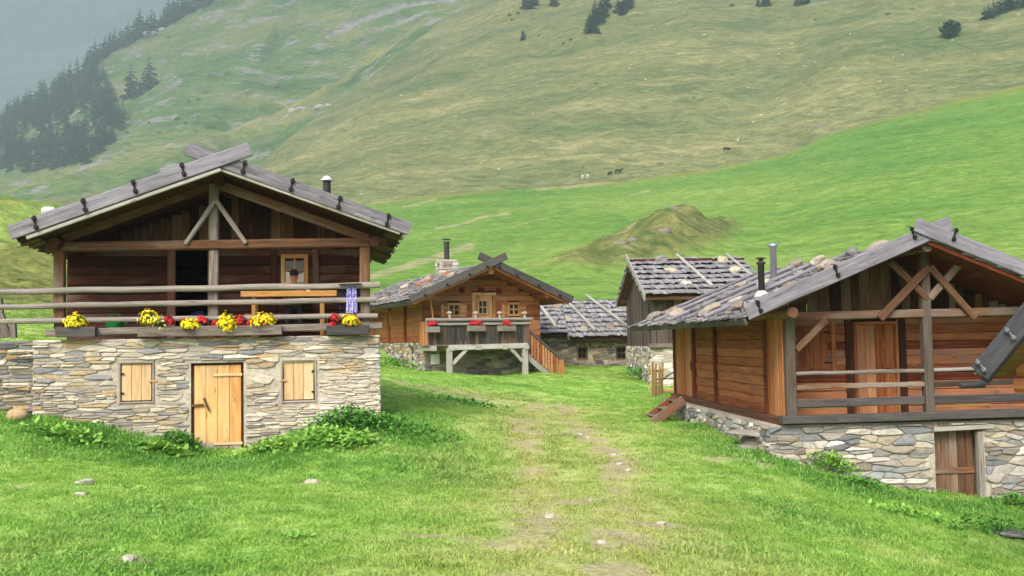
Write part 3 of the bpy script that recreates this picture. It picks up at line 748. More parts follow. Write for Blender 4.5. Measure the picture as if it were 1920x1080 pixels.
# ------------------------------------------------------------------ building helpers
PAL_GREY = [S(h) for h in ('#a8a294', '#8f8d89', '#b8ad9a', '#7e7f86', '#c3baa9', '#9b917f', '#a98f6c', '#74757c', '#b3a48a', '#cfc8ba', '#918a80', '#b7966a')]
PAL_LEFT = [S(h, 1.15) for h in ('#a8a297', '#99958d', '#b5ac9b', '#8b8a8b', '#c0b7a7', '#a09684', '#a9957a', '#85858a', '#aea28d', '#c9c1b3', '#9b958b', '#b39c7a', '#b5ada0', '#a59d90')]
PAL_WARM = [S(h, 1.0) for h in ('#aaa69d', '#999795', '#b5aea2', '#8a8c8f', '#c4beb3', '#a79c8b', '#958b80', '#a0a3a3', '#d2cec6', '#838588', '#b0a594', '#a19b93', '#aeaba5', '#93908d')]
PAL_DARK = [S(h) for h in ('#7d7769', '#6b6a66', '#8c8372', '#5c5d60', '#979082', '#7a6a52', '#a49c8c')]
PAL_PALE = [S(h) for h in ('#c9c2b4', '#b5aea2', '#d8d2c6', '#a59e93', '#e0dbd1', '#bdb09a')]

def clip_half(poly, nx, ny, d):
    """keep nx*x + ny*y <= d"""
    out = []
    for i in range(len(poly)):
        a, b = poly[i], poly[(i + 1) % len(poly)]; sa = nx * a[0] + ny * a[1] - d; sb = nx * b[0] + ny * b[1] - d
        if sa <= 0: out.append(a)
        if (sa < 0) != (sb < 0) and abs(sa - sb) > 1e-12:
            t = sa / (sa - sb); out.append((a[0] + (b[0] - a[0]) * t, a[1] + (b[1] - a[1]) * t))
    return out
def stones(mb, O, A, N, a0, a1, z0, z1, sx, sz, pal, openings=(), seed=1, gap=.010, depth=(.02, .06), regular=.35, B=Vector((0, 0, 1)), mi=0, tint=None):
    """rubble facing: every stone its own rounded block standing out of the mortar"""
    rg = random.Random(seed); O = Vector(O); A = Vector(A); N = Vector(N)
    k = sz / sx; pts = []; z = z0
    while z < z1 + sz * .5:
        h = sz * rg.uniform(.6, 1.45); a = a0 - rg.random() * sx
        while a < a1 + sx * .5:
            wd = sx * rg.choice((.45, .6, .8, 1., 1.2, 1.6, 2.1)) * rg.uniform(.8, 1.2)
            zc = z + h * .5 + h * regular * rg.uniform(-.6, .6); q_ = rg.random()
            if q_ < .16: pts.append((a + wd * .5 + wd * rg.uniform(-.15, .15), zc - h * .3)); pts.append((a + wd * .5 + wd * rg.uniform(-.15, .15), zc + h * .3))
            elif q_ < .82: pts.append((a + wd * .5, zc))
            a += wd
        z += h
    cell = sx * 1.6; grid = {}
    for i, (a, b) in enumerate(pts): grid.setdefault((int(a * k // (cell * k)), int(b // (cell * k))), []).append(i)
    for i, (a, b) in enumerate(pts):
        inside = False
        for (l, r, bo, t) in openings:
            if l - .01 < a < r + .01 and bo - .01 < b < t + .01: inside = True
        if inside or b < z0 - sz or a < a0 - sx: continue
        X = a * k; ga, gb = int(a * k // (cell * k)), int(b // (cell * k))
        poly = [(X - sx * 2 * k, b - sz * 1.6), (X + sx * 2 * k, b - sz * 1.6), (X + sx * 2 * k, b + sz * 1.6), (X - sx * 2 * k, b + sz * 1.6)]
        for da in (-1, 0, 1):
            for db in (-1, 0, 1):
                for j in grid.get((ga + da, gb + db), ()):
                    if j == i: continue
                    xj, bj = pts[j][0] * k, pts[j][1]; nx, ny = xj - X, bj - b
                    d2 = nx * nx + ny * ny
                    if d2 > (sx * 3.2 * k) ** 2 or d2 < 1e-9: continue
                    poly = clip_half(poly, nx, ny, (xj * xj + bj * bj - X * X - b * b) / 2)
                    if len(poly) < 3: break
        if len(poly) < 3: continue
        poly = [(x / k, y) for x, y in poly]
        poly = clip_half(poly, 1, 0, a1 + rg.uniform(-.01, .015)); poly = clip_half(poly, -1, 0, -a0 + rg.uniform(-.01, .015)); poly = clip_half(poly, 0, 1, z1); poly = clip_half(poly, 0, -1, -z0)
        for (l, r, bo, t) in openings:
            q = [(l - a, (1, 0, l)), (a - r, (-1, 0, -r)), (bo - b, (0, 1, bo)), (b - t, (0, -1, -t))]; q.sort(key=lambda e: -e[0])
            if poly: poly = clip_half(poly, *q[0][1]) if q[0][0] > 0 else []
        if len(poly) < 3: continue
        cx = sum(p[0] for p in poly) / len(poly); cy = sum(p[1] for p in poly) / len(poly)
        ex = max(p[0] for p in poly) - min(p[0] for p in poly); ey = max(p[1] for p in poly) - min(p[1] for p in poly)
        if ex < .03 or ey < .018: continue
        g = gap * rg.uniform(.6, 1.8)
        # round the corners once, pull in by the joint
        r_ = []
        for q in range(len(poly)):
            p, n_ = poly[q], poly[(q + 1) % len(poly)]
            r_.append((p[0] * .87 + n_[0] * .13, p[1] * .87 + n_[1] * .13)); r_.append((p[0] * .13 + n_[0] * .87, p[1] * .13 + n_[1] * .87))
        fx = max(.3, 1 - 2 * g / ex); fy = max(.3, 1 - 2 * g / ey)
        poly = [(cx + (x - cx) * fx + rg.uniform(-.004, .004), cy + (y - cy) * fy + rg.uniform(-.004, .004)) for x, y in r_]
        d = rg.uniform(*depth); n = len(poly); vs = []; tx, ty = rg.uniform(-.25, .25), rg.uniform(-.3, .2)
        for f_, dd in ((1, -.03), (1, d * .55), (.93 if min(ex, ey) > .08 else .86, d * .92), (.6, d)):
            for x, y in poly:
                tilt = (tx * (x - cx) / ex + ty * (y - cy) / ey) * d if dd > 0 else 0
                vs.append(O + A * (cx + (x - cx) * f_) + B * (cy + (y - cy) * f_) + N * (dd + tilt + (rg.uniform(-.004, .004) if dd > 0 else 0)))
        fs = []
        for q in range(3):
            for e in range(n): e2 = (e + 1) % n; fs.append([q * n + e, q * n + e2, (q + 1) * n + e2, (q + 1) * n + e])
        fs.append([3 * n + e for e in range(n)])
        c = rg.choice(pal); f = rg.uniform(.8, 1.18)
        if tint: q = tint(cx, cy); c = tuple(x * (1 - q) + y * q for x, y in zip(c, (.66, .60, .51)))
        mb.add(vs, fs, None, rg.random(), tuple(min(.8, x * f) for x in c), mi)

def masonry(mb, O, A, N, a0, a1, z0, z1, th, openings=(), mi=1, back=0.0):
    """mortar core as blocks round the openings; front face on the plane"""
    xs = sorted({a0, a1, *[min(max(o[0], a0), a1) for o in openings], *[min(max(o[1], a0), a1) for o in openings]})
    for l, r in zip(xs, xs[1:]):
        if r - l < 1e-4: continue
        m = (l + r) / 2; zs = [(z0, z1)]
        for o in openings:
            if o[0] < m < o[1]:
                nzs = []
                for b, t in zs:
                    if o[2] > b: nzs.append((b, min(t, o[2])))
                    if o[3] < t: nzs.append((max(b, o[3]), t))
                zs = [q for q in nzs if q[1] - q[0] > 1e-4]
        for b, t in zs:
            vs = []
            for z in (b, t):
                for a, c in ((l, 0), (r, 0), (r, -th), (l, -th)): vs.append(Vector(O) + Vector(A) * a + Vector(N) * c + Vector((0, 0, z)))
            mb.add(vs, [[0, 1, 5, 4], [1, 2, 6, 5], [2, 3, 7, 6], [3, 0, 4, 7], [4, 5, 6, 7], [0, 3, 2, 1]], None, .5, (.4, .38, .34), mi)

def siding(mb, O, A, N, a0, a1, z0, z1, h, openings=(), vertical=False, top=None, th=.05, gap=.006, jit=.15, lift=.012, wob=.0, rg=None, ch=.012, mi=0):
    rg = rg or RNG; O = Vector(O); A = Vector(A); N = Vector(N); Z = Vector((0, 0, 1))
    if not vertical:
        z = z0
        while z < z1 - .02:
            hh = min(h * rg.uniform(1 - jit, 1 + jit), z1 - z)
            if z1 - z - hh < h * .3: hh = z1 - z
            iv = [(a0, a1)]
            if top:
                xs = [a0 + (a1 - a0) * i / 200 for i in range(201)]; ok = [x for x in xs if top(x) > z + hh * .6]
                if not ok: break
                iv = [(ok[0], ok[-1])]
            for (l, r, b, t) in openings:
                if b < z + hh * .55 and t > z + hh * .45:
                    n = []
                    for p, q in iv:
                        if r <= p or l >= q: n.append((p, q)); continue
                        if l > p: n.append((p, l))
                        if r < q: n.append((r, q))
                    iv = n
            out = rg.uniform(0, lift); rn = rg.random()
            for p, q in iv:
                if q - p < .02: continue
                c = O + Z * (z + hh / 2) + N * (out - th / 2)
                beam(mb, c + A * p, c + A * q, th, hh - gap, seg=max(1, int((q - p) / .4)) if wob else 1, wob=wob, ch=ch, rnd=min(1, max(0, rn + rg.uniform(-.08, .08))), mi=mi)
            z += hh
    else:
        a = a0
        while a < a1 - .01:
            ww = min(h * rg.uniform(1 - jit * 2, 1 + jit * 2), a1 - a); m = a + ww / 2
            if a1 - a - ww < h * .3: ww = a1 - a; m = a + ww / 2
            t_ = min(top(a + .01), top(a + ww - .01)) if top else z1
            sp = [(z0, t_)]
            for (l, r, b, t) in openings:
                if l < m < r:
                    n = []
                    for p, q in sp:
                        if b > p: n.append((p, min(q, b)))
                        if t < q: n.append((max(p, t), q))
                    sp = n
            out = rg.uniform(0, lift)
            for p, q in sp:
                if q - p < .03: continue
                c = O + A * m + N * (out - th / 2)
                beam(mb, c + Z * p, c + Z * q, th, ww - gap, up=A, ch=ch, rnd=rg.random(), mi=mi)
            a += ww

def slope_panel(mb, p, along, slope, course=.36, bw=(.10, .2), bt=.022, th=.1, seed=1, over=.05, side_over=0.0, mi_deck=0, mi_sh=1, ragged=.05, tk=1.0):
    """one roof slope: deck board underneath, overlapping rows of split shingles on top. p: eave corner"""
    rg = random.Random(seed); p = Vector(p); along = Vector(along); slope = Vector(slope)
    L, H = along.length, slope.length; a = along / L; s = slope / H; n = a.cross(s)
    if n.z < 0: n = -n
    vs = [p + q for q in (Vector(), along, along + slope, slope)] + [p + q - n * th for q in (Vector(), along, along + slope, slope)]
    fs = [[0, 1, 2, 3], [7, 6, 5, 4], [0, 4, 5, 1], [1, 5, 6, 2], [2, 6, 7, 3], [3, 7, 4, 0]]
    uvs = [[(0, 0), (L, 0), (L, H), (0, H)], [(0, H), (L, H), (L, 0), (0, 0)]] + [[(0, 0), (0, th), (L, th), (L, 0)]] * 4
    mb.add(vs, fs, uvs, .4, mi=mi_deck)
    k = 0; y = -over
    while y < H - .05:
        x = -side_over - rg.random() * .05; ln0 = course * 1.45
        tone = rg.uniform(-.12, .12)
        while x < L + side_over - .02:
            ww = rg.uniform(*bw); ww = min(ww, L + side_over - x); yy = y + rg.uniform(-ragged, ragged); ln = min(ln0 * rg.uniform(.9, 1.1), H - yy + .02)
            lift0 = bt * 1.25 + rg.uniform(0, bt * .7); lift1 = .004; t = bt * tk * rg.uniform(.75, 1.3); sk = rg.uniform(-.012, .012)
            if ln > .05:
                c0 = p + a * (x + ww / 2) + s * yy + n * (lift0 + t / 2); c1 = p + a * (x + ww / 2 + sk) + s * (yy + ln) + n * (lift1 + t / 2)
                beam(mb, c0, c1, max(.02, ww - rg.uniform(.004, .014)), t, up=n, ch=0, rnd=min(1, max(0, rg.random() + tone)), mi=mi_sh, rg=rg)
            x += ww
        y += course; k += 1

def rock_mb(seed, rx, ry, rz, sub=2, rough=.25, col=(.35, .33, .3), flat=False):
    bm = bmesh.new(); bmesh.ops.create_icosphere(bm, subdivisions=sub, radius=1); mb = MB(); s = seed * 13.7
    vs = []
    for v in bm.verts:
        c = v.co; q = 1 + rough * nz(c.x * 1.1 + s, c.y * 1.1, c.z * 1.1) + rough * .5 * nz(c.x * 2.7 + s, c.y * 2.7, c.z * 2.7)
        e = .72 if flat else .88
        pt = [math.copysign(abs(t) ** e, t) * q for t in c]; vs.append((pt[0] * rx, pt[1] * ry, pt[2] * rz))
    mb.add(vs, [[v.index for v in f.verts] for f in bm.faces], None, .5, col); bm.free(); return mb
def rock(name, loc, size, label, cat='stone', group=None, seed=1, col=(.35, .33, .3), rz=0, tilt=(0, 0), flat=False, rough=.25):
    o = rock_mb(seed, *size, col=col, flat=flat, rough=rough).build(name, M['rock'], smooth=not flat); o.location = loc
    o.rotation_euler = (tilt[0], tilt[1], rz); return tag(o, label, cat, group)

def part(mb, name, mat, root, smooth=False, label=None):
    o = mb.build(name, mat, root, smooth, bz=root.location.z)
    if label: o['label'] = label
    return o
def sub(mb, name, mat, parent, smooth=False): return mb.build(name, mat, parent, smooth)

def window(root, O, A, N, a0, a1, z0, z1, fw=.06, nx=2, nzn=2, mat='light', deep=.04, name='window', mw=.028, curtain=False):
    O = Vector(O); A = Vector(A); N = Vector(N); Z = Vector((0, 0, 1)); f = MB()
    q = lambda a, z, c: O + A * a + Z * z + N * c
    beam(f, q(a0, z0 + fw / 2, 0), q(a1, z0 + fw / 2, 0), deep, fw); beam(f, q(a0, z1 - fw / 2, 0), q(a1, z1 - fw / 2, 0), deep, fw)
    beam(f, q(a0 + fw / 2, z0 + fw, 0), q(a0 + fw / 2, z1 - fw, 0), deep, fw, up=A); beam(f, q(a1 - fw / 2, z0 + fw, 0), q(a1 - fw / 2, z1 - fw, 0), deep, fw, up=A)
    w_ = part(f, name, M[mat], root)
    m = MB()
    for i in range(1, nx): x = a0 + fw + (a1 - a0 - 2 * fw) * i / nx; beam(m, q(x, z0 + fw, -.004), q(x, z1 - fw, -.004), deep * .6, mw, up=A, ch=.004)
    for i in range(1, nzn): z = z0 + fw + (z1 - z0 - 2 * fw) * i / nzn; beam(m, q(a0 + fw, z, -.007), q(a1 - fw, z, -.007), deep * .6, mw, ch=.004)
    sub(m, 'muntin', M[mat], w_)
    g = MB(); g.add([q(a0 + fw * .5, z0 + fw * .5, -.018), q(a1 - fw * .5, z0 + fw * .5, -.018), q(a1 - fw * .5, z1 - fw * .5, -.018), q(a0 + fw * .5, z1 - fw * .5, -.018)], [[0, 1, 2, 3]])
    sub(g, 'pane', M['glass'], w_)
    return w_
def planked_leaf(mb, O, A, N, a0, a1, z0, z1, n, th=.04, battens=(), mi=0, rg=None, bat=None):
    rg = rg or RNG; w_ = (a1 - a0) / n
    for i in range(n):
        c = Vector(O) + Vector(A) * (a0 + w_ * (i + .5)) - Vector(N) * (th / 2 + rg.uniform(0, .004))
        beam(mb, c + Vector((0, 0, z0)), c + Vector((0, 0, z1)), th, w_ - .005, up=A, ch=.006, rnd=rg.random(), mi=mi)
    for z, x0, x1, h in battens:
        c = Vector(O) + Vector(N) * .014 + Vector((0, 0, z)); beam((bat or mb), c + Vector(A) * x0, c + Vector(A) * x1, .028, h, ch=.006)

def flower_plant(name, loc, rx, ry, rz, n, mat, label, group, seed, leafn=90, cat='flowers', droop=0.0, fs=(.022, .04), second=None):
    rg = random.Random(seed); root = empty(name, loc, rg.random() * 6, label, cat, group)
    lf = MB()
    for _ in range(leafn):
        th = rg.random() * 6.283; ph = math.acos(rg.uniform(-.35, 1)); r = rg.uniform(.3, .93)
        c = Vector((rx * r * math.sin(ph) * math.cos(th), ry * r * math.sin(ph) * math.sin(th), rz * (r * math.cos(ph)) + rz * .35)); s = rg.uniform(.025, .05)
        a = Vector((rg.uniform(-1, 1), rg.uniform(-1, 1), rg.uniform(-.4, .9))).normalized(); b = a.cross(Vector((rg.uniform(-1, 1), rg.uniform(-1, 1), 1))).normalized()
        lf.add([c - a * s, c - b * s * .45, c + a * s, c + b * s * .45], [[0, 1, 2, 3]], None, rg.random())
    lf.build('foliage', M['leaf_pot'], root)
    def bl(nn, m_, nm):
        fl = MB()
        for _ in range(nn):
            th = rg.random() * 6.283; ph = math.acos(rg.uniform(-.55, 1)); r = rg.uniform(.62, 1.08) * (1 + .32 * nz(th * 1.3 + seed, ph * 2.1))
            d = Vector((math.sin(ph) * math.cos(th), math.sin(ph) * math.sin(th), math.cos(ph))); c = Vector((d.x * rx * r, d.y * ry * r, d.z * rz * r + rz * .35))
            if d.y < 0 and droop: c.z -= droop * rg.random() * rz
            d = (d + Vector((rg.uniform(-.4, .4), rg.uniform(-.4, .4), rg.uniform(0, .5)))).normalized(); t = d.orthogonal().normalized(); u = d.cross(t); s = rg.uniform(*fs); np_ = 7
            vs = [c + d * s * .25]; f_ = []
            for i in range(np_ * 2):
                a = 3.1416 * i / np_; q = s * (1 if i % 2 else .62); vs.append(c + (t * math.cos(a) + u * math.sin(a)) * q)
            for i in range(np_ * 2): f_.append([0, 1 + i, 1 + (i + 1) % (np_ * 2)])
            fl.add(vs, f_, None, rg.random())
        fl.build(nm, M[m_], root)
    bl(n, mat, 'blossoms')
    if second: bl(second[1], second[0], 'blossoms')
    return root

def clamp_mb(p, d, up, k=1.0):
    """iron strap with two knuckles over a verge board"""
    mb = MB(); p = Vector(p); up = Vector(up)
    beam(mb, p - up * .13 * k, p + up * .13 * k, .035 * k, .012, up=(0, 1, 0), ch=.003)
    for s in (-.08 * k, .08 * k): beam(mb, p + up * (s - .03 * k) + Vector((0, -.025 * k, 0)), p + up * (s + .03 * k) + Vector((0, -.025 * k, 0)), .075 * k, .05 * k, up=(0, 1, 0), ch=.012)
    beam(mb, p + up * .13 * k, p + up * .13 * k + Vector((0, .14 * k * k, .012 * k)), .035 * k, .012, ch=.003)
    return mb

UX = Vector((1, 0, 0)); UY = Vector((0, 1, 0)); UZ = Vector((0, 0, 1))
def kit(fr):
    """short hands for one building: pixel -> local point on v-plane, and rectangles"""
    def P(px, py, v=0.0): u, z = fr.pl(px, py, v); return Vector((u, v, z))
    def R(x0, y0, x1, y1, v=0.0):
        xm, ym = (x0 + x1) / 2, (y0 + y1) / 2
        return fr.pl(x0, ym, v)[0], fr.pl(x1, ym, v)[0], fr.pl(xm, y1, v)[1], fr.pl(xm, y0, v)[1]
    return P, R
def vdiff(a, b, k=.0): return a.lerp(b, k)

# ------------------------------------------------------------------ left hut
FL = Frame(390, 19.0, 10, bz=-.2)
P, R = kit(FL)
H = house_root('mountain_hut', FL, 'large dark timber hut on a pale stone base, flower boxes along its open porch', 'hut', 'old timber huts of the hamlet')
uL, uR = P(62, 700).x, P(713, 700).x
zT = P(400, 631).z; zF = zT + .02
door = R(358, 680, 457, 858); shL = R(222, 678, 290, 757); shR = R(527, 675, 594, 755)
ops = [door, shL, shR]
zB = -1.4
mb = MB(); core = MB()
stones(mb, (0, 0, 0), UX, -UY, uL, uR, zB, zT - .015, .30, .060, PAL_LEFT, [(o[0] - .035, o[1] + .035, o[2] - (.04 if o is not door else .3), o[3] + .03) for o in ops], 3, gap=.0055, depth=(.008, .052), tint=lambda a, z: max(0, min(.75, 1.15 - math.hypot((a - uR + .7) / 1.5, (z - .95) / .65) + .25 * nz(a * 1.5, z * 2))))
masonry(mb, (0, 0, 0), UX, -UY, uL + .01, uR - .02, zB, zT - .03, .45, ops)
stones(mb, (uR - .02, 0, 0), UY, UX, 0.02, 6.3, zB, zT - .015, .3, .065, PAL_LEFT, (), 5, depth=(.01, .04)); masonry(mb, (uR - .03, 0, 0), UY, UX, .46, 6.3, zB, zT - .03, .45)
part(mb, 'stone_base', [M['stone'], M['mortar']], H)
# terrace floor and joists
mb = MB(); box(mb, (uL + .3, .2, zT - .12), (uR - .2, 1.75, zT - .02)); part(mb, 'porch_floor', M['beam'], H)
mb = MB()
beam(mb, P(88, 624, .12), P(716, 611, .12), .26, .13, seg=14, wob=.012); part(mb, 'sill_beam', M['rail'], H)
mb = MB(); box(mb, (uL - .02 - 1.0, .25, zT - .35), (uL + .35, 6.2, zT - .05)); 
# door and its frame
mb = MB(); l, r, b, t = door
for q in ((l + .025, l + .025, b, t), (r - .025, r - .025, b, t)): beam(mb, (q[0], .10, q[2]), (q[1], .10, q[3] - .05), .08, .05, up=UX)
beam(mb, (l, .10, t - .025), (r, .10, t - .025), .08, .05); fr_ = part(mb, 'door_frame', M['dark'], H)
mb = MB(); bat = MB(); planked_leaf(mb, (0, .06, 0), UX, -UY, l + .05, r - .05, b + .28, t - .05, 4)
dr = part(mb, 'door', M['light'], H)
for z_, x_ in ((P(430, 703).z, P(400, 703).x), (P(430, 832).z, P(400, 832).x)):
    bat = MB(); beam(bat, (x_, .046, z_), (r - .03, .046, z_), .028, .05, ch=.006); sub(bat, 'batten', M['pale'], dr)
mb = MB(); planked_leaf(mb, (0, .06, 0), UX, -UY, l + .05, r - .05, b + .03, b + .278, 4); sub(mb, 'kick_board', M['plankdoor'], dr)
mb = MB(); beam(mb, P(359, 761, .03), P(382, 759, .03), .03, .05); beam(mb, P(382, 746, .02), P(392, 770, .02), .035, .05, up=UY); sub(mb, 'latch', M['beam'], dr)
mb = MB(); box(mb, (l + .25, -.12, b - .25), (r, .18, b - .005)); part(mb, 'threshold', M['mortar'], H)
# shutters in their plastered openings
for (o, hx) in ((shL, 0), (shR, 1)):
    l, r, b, t = o; mb = MB(); e = .04
    for x in (l + e / 2, r - e / 2): beam(mb, (x, .02, b), (x, .02, t), .09, e, up=UX)
    for z in (b + e / 2, t - e / 2): beam(mb, (l + e, .02, z), (r - e, .02, z), .09, e)
    part(mb, 'window_frame', M['plankdoor'], H)
    mb = MB(); planked_leaf(mb, (0, .015, 0), UX, -UY, l + .05, r - .06, b + .06, t - .05, 3); s_ = part(mb, 'shutter', M['pale'], H)
    hxx = r - .05 if hx else l + .05
    for z in (b + .2, t - .22): mb = MB(); beam(mb, (hxx - .05, -.01, z), (hxx + .05, -.01, z), .014, .03, ch=.003); sub(mb, 'hinge', M['iron'], s_)
    mb = MB(); ll = l + .03 if hx else r - .03; zz = (b + t) / 2 + .02
    beam(mb, (ll - .07, -.012, zz), (ll + .07, -.012, zz + .005), .02, .03, ch=.004); sub(mb, 'latch', M['light'], s_)
# posts and tie beam
vP = .15
for (x, y0, y1, wd, mt) in ((112, 466, 612, .185, 'beam'), (401.5, 345, 612, .175, 'rail'), (684, 462, 612, .2, 'brace')):
    mb = MB(); beam(mb, P(x, y1 + 12, vP), P(x, y0, vP), wd, wd, up=UX, seg=12, wob=.012, ch=.02); part(mb, 'post', M[mt], H)
mb = MB(); beam(mb, P(88, 463, vP - .03), P(724, 455, vP - .03), .2, .175, seg=16, wob=.012, ch=.02, rnd=.3); part(mb, 'tie_beam', M['beam'], H)
for (a, b) in (((402, 378), (347, 458)), ((404, 376), (461, 456))):
    mb = MB(); pole(mb, [P(a[0], a[1], vP - .14), P(b[0], b[1], vP - .16)], .05, .045, wob=.03); part(mb, 'brace', M['rail'], H)
for (a, b) in (((395, 347), (120, 448)), ((412, 347), (690, 448))):
    mb = MB(); beam(mb, P(a[0], a[1], vP), P(b[0], b[1], vP), .14, .17); part(mb, 'rafter', M['brace'], H)
# purlins running back under the roof
for (x, y) in ((100, 455), (702, 452), (408, 334)):
    p_ = P(x, y, -.3); mb = MB(); pole(mb, [p_, p_ + UY * 6.4], .105, .105, n=10, wob=.01); part(mb, 'purlin', M['dark'], H)
# timber walls behind the porch
vW = 1.6
opW = [R(330, 470, 392, 620, vW), R(527, 477, 578, 537, vW)]
wl, wr = P(126, 540, vW).x, P(674, 540, vW).x; zt0 = P(400, 468, vW).z
ap = P(414, 318, -.65); eL = P(30, 450, -.65); eR = P(756, 436, -.65)
def roofz(u): return (ap.z + (eL.z - ap.z) * (ap.x - u) / (ap.x - eL.x) if u < ap.x else ap.z + (eR.z - ap.z) * (u - ap.x) / (eR.x - ap.x)) - .12
mb = MB(); siding(mb, (0, vW, 0), UX, -UY, wl, wr, zF - .1, zt0, .19, opW, lift=.025, wob=.008)
siding(mb, (wl, vW, 0), UY, -UX, .05, 4.6, zF - .1, zt0, .19, (), lift=.025); siding(mb, (wr, vW, 0), UY, UX, .05, 4.6, zF - .1, zt0, .19, (), lift=.025)
part(mb, 'log_wall', M['dark'], H)
mb = MB(); siding(mb, (0, vW, 0), UX, -UY, wl, wr, zt0, 9, .21, (), vertical=True, top=roofz, th=.03, lift=.03); part(mb, 'gable_boarding', M['dark_plank'], H)
for v_ in (vW + .05, vW + 4.55):
    mb = MB(); mb.add([(wl, v_, zt0 - .02), (wr, v_, zt0 - .02), (wr, v_, max(zt0, roofz(wr))), (ap.x, v_, ap.z - .06), (wl, v_, max(zt0, roofz(wl)))], [[0, 1, 2, 3, 4]]); part(mb, 'gable_backing', M['dark'], H)
mb = MB(); box(mb, (wl + .06, vW + .08, zF - .1), (wr - .06, vW + 4.6, zF - .05)); box(mb, (wl + .06, vW + 4.6, zF - .1), (wr - .06, vW + 4.7, zt0 + .05)); box(mb, (wl + .06, vW + .08, zt0 + .02), (wr - .06, vW + 4.6, zt0 + .06)); part(mb, 'room_lining', M['dark'], H)
mb = MB(); l, r, b, t = opW[0]
for x in (l - .08, r + .06): beam(mb, (x, vW - .06, zF - .1), (x, vW - .06, zt0), .09, .16, up=UX)
part(mb, 'doorway_frame', M['red'], H)
for x in (513, 592):
    u = P(x, 520, vW).x; mb = MB(); beam(mb, (u, vW - .045, zF), (u, vW - .045, zt0), .05, .14, up=UX); part(mb, 'wall_post', M['dark'], H)
l, r, b, t = opW[1]
wn_ = window(H, (0, vW - .03, 0), UX, -UY, l, r, b, t, .085, 2, 2, 'light', .07)
mb = MB(); n = 14
for i in range(n):
    x0, x1 = l + .09 + (r - l - .18) * i / n, l + .09 + (r - l - .18) * (i + 1) / n; h0, h1 = [b + (t - b) * .46 - .10 * abs(math.sin(3.1 * (q / n))) * (q / n) for q in (i, i + 1)]
    d0, d1 = [.008 * math.sin(q * 2.2) for q in (i, i + 1)]
    mb.add([(x0, vW - .022 + d0 * .3, b + .07), (x1, vW - .022 + d1 * .3, b + .07), (x1, vW - .022 + d1 * .3, h1), (x0, vW - .022 + d0 * .3, h0)], [[0, 1, 2, 3]])
sub(mb, 'curtain', M['white'], wn_)
# roof
mb = MB(); v0, v1 = -.62, 6.3
for (e, sd) in ((eL, 1), (eR, 2)):
    slope_panel(mb, (e.x, v0, e.z + .03), (0, v1 - v0, 0), (ap.x - e.x, 0, ap.z - e.z), course=.42, bt=.028, th=.07, seed=sd, over=.06, side_over=.0, ragged=.06)
part(mb, 'roof', [M['dark'], M['shingle']], H)
# boarded eave ends showing beyond the wall (ragged lower shingle layer)
rg = random.Random(9)
for e, s_ in ((eL, 1), (eR, -1)):
    mb = MB(); y = v0 + .1
    while y < v1:
        ww = rg.uniform(.1, .18); ln = rg.uniform(.10, .28)
        d = Vector((ap.x - e.x, 0, ap.z - e.z)).normalized()
        c = Vector((e.x, y + ww / 2, e.z - .07)); beam(mb, c + d * .35 , c + d * (.12 - ln * .5), ww - .01, .02, up=(0, 0, 1), ch=0); y += ww
    part(mb, 'eave_boards', M['dark_plank'], H)
vv = -.70
mb = MB(); beam(mb, P(18, 437, vv), P(469, 279, vv), .05, .255, up=UZ, seg=10, wob=.006); b1 = part(mb, 'verge_board', M['grey'], H)
mb = MB(); beam(mb, P(350, 279, vv + .056), P(769, 430, vv + .056), .05, .25, up=UZ, seg=10, wob=.006); b2 = part(mb, 'verge_board', M['grey'], H)
mb = MB(); beam(mb, P(50, 446, vv + .03), P(414, 318, vv + .03), .06, .07); beam(mb, P(414.5, 318, vv + .09), P(750, 437, vv + .09), .06, .07); part(mb, 'verge_strip', M['greypale'], H)
for (x, y, s) in ((66, 418, 0), (158, 385, 0), (252, 350, 0), (343, 318, 0), (457, 314, 1), (547, 347, 1), (636, 380, 1), (727, 413, 1)):
    p_ = P(x, y, vv - .03 + (.056 if s else 0)); d = Vector((math.sin(rad(-14 if not s else 12)), 0, 1)).normalized()
    part(clamp_mb(p_, None, d), 'clamp', M['iron'], H)
# stove pipe
c_ = P(613, 350, 3.2); mb = MB(); lathe(mb, [(.085, -.6), (.085, .12), (.085, .135)], c_, 14); q = part(mb, 'stove_pipe', M['pipe'], H, True)
mb = MB(); lathe(mb, [(.15, .13), (.155, .14), (.06, .235), (.015, .25)], c_, 14); sub(mb, 'pipe_cap', M['lead'], q, True)
# rails
for k, (y0, y1) in enumerate(((547, 535), (575, 562), (603, 592))):
    mb = MB(); x1 = (712, 706, 708)[k]
    pts = [P(x, y0 + (y1 - y0) * x / 700 + (2.2 * nz(x * .009, k * 5.1)), .0 - .012 * k) for x in list(range(-260, x1, 60)) + [x1]]
    pole(mb, pts, .05 + .004 * (k == 0), .06 - .006 * k, n=10, seg=44, wob=.008, lump=.16); part(mb, 'rail', M['rail'], H)
mb = MB(); beam(mb, P(635, 532.5, -.03), P(677, 531, -.03), .3, .02); part(mb, 'drying_board', M['greypale'], H)

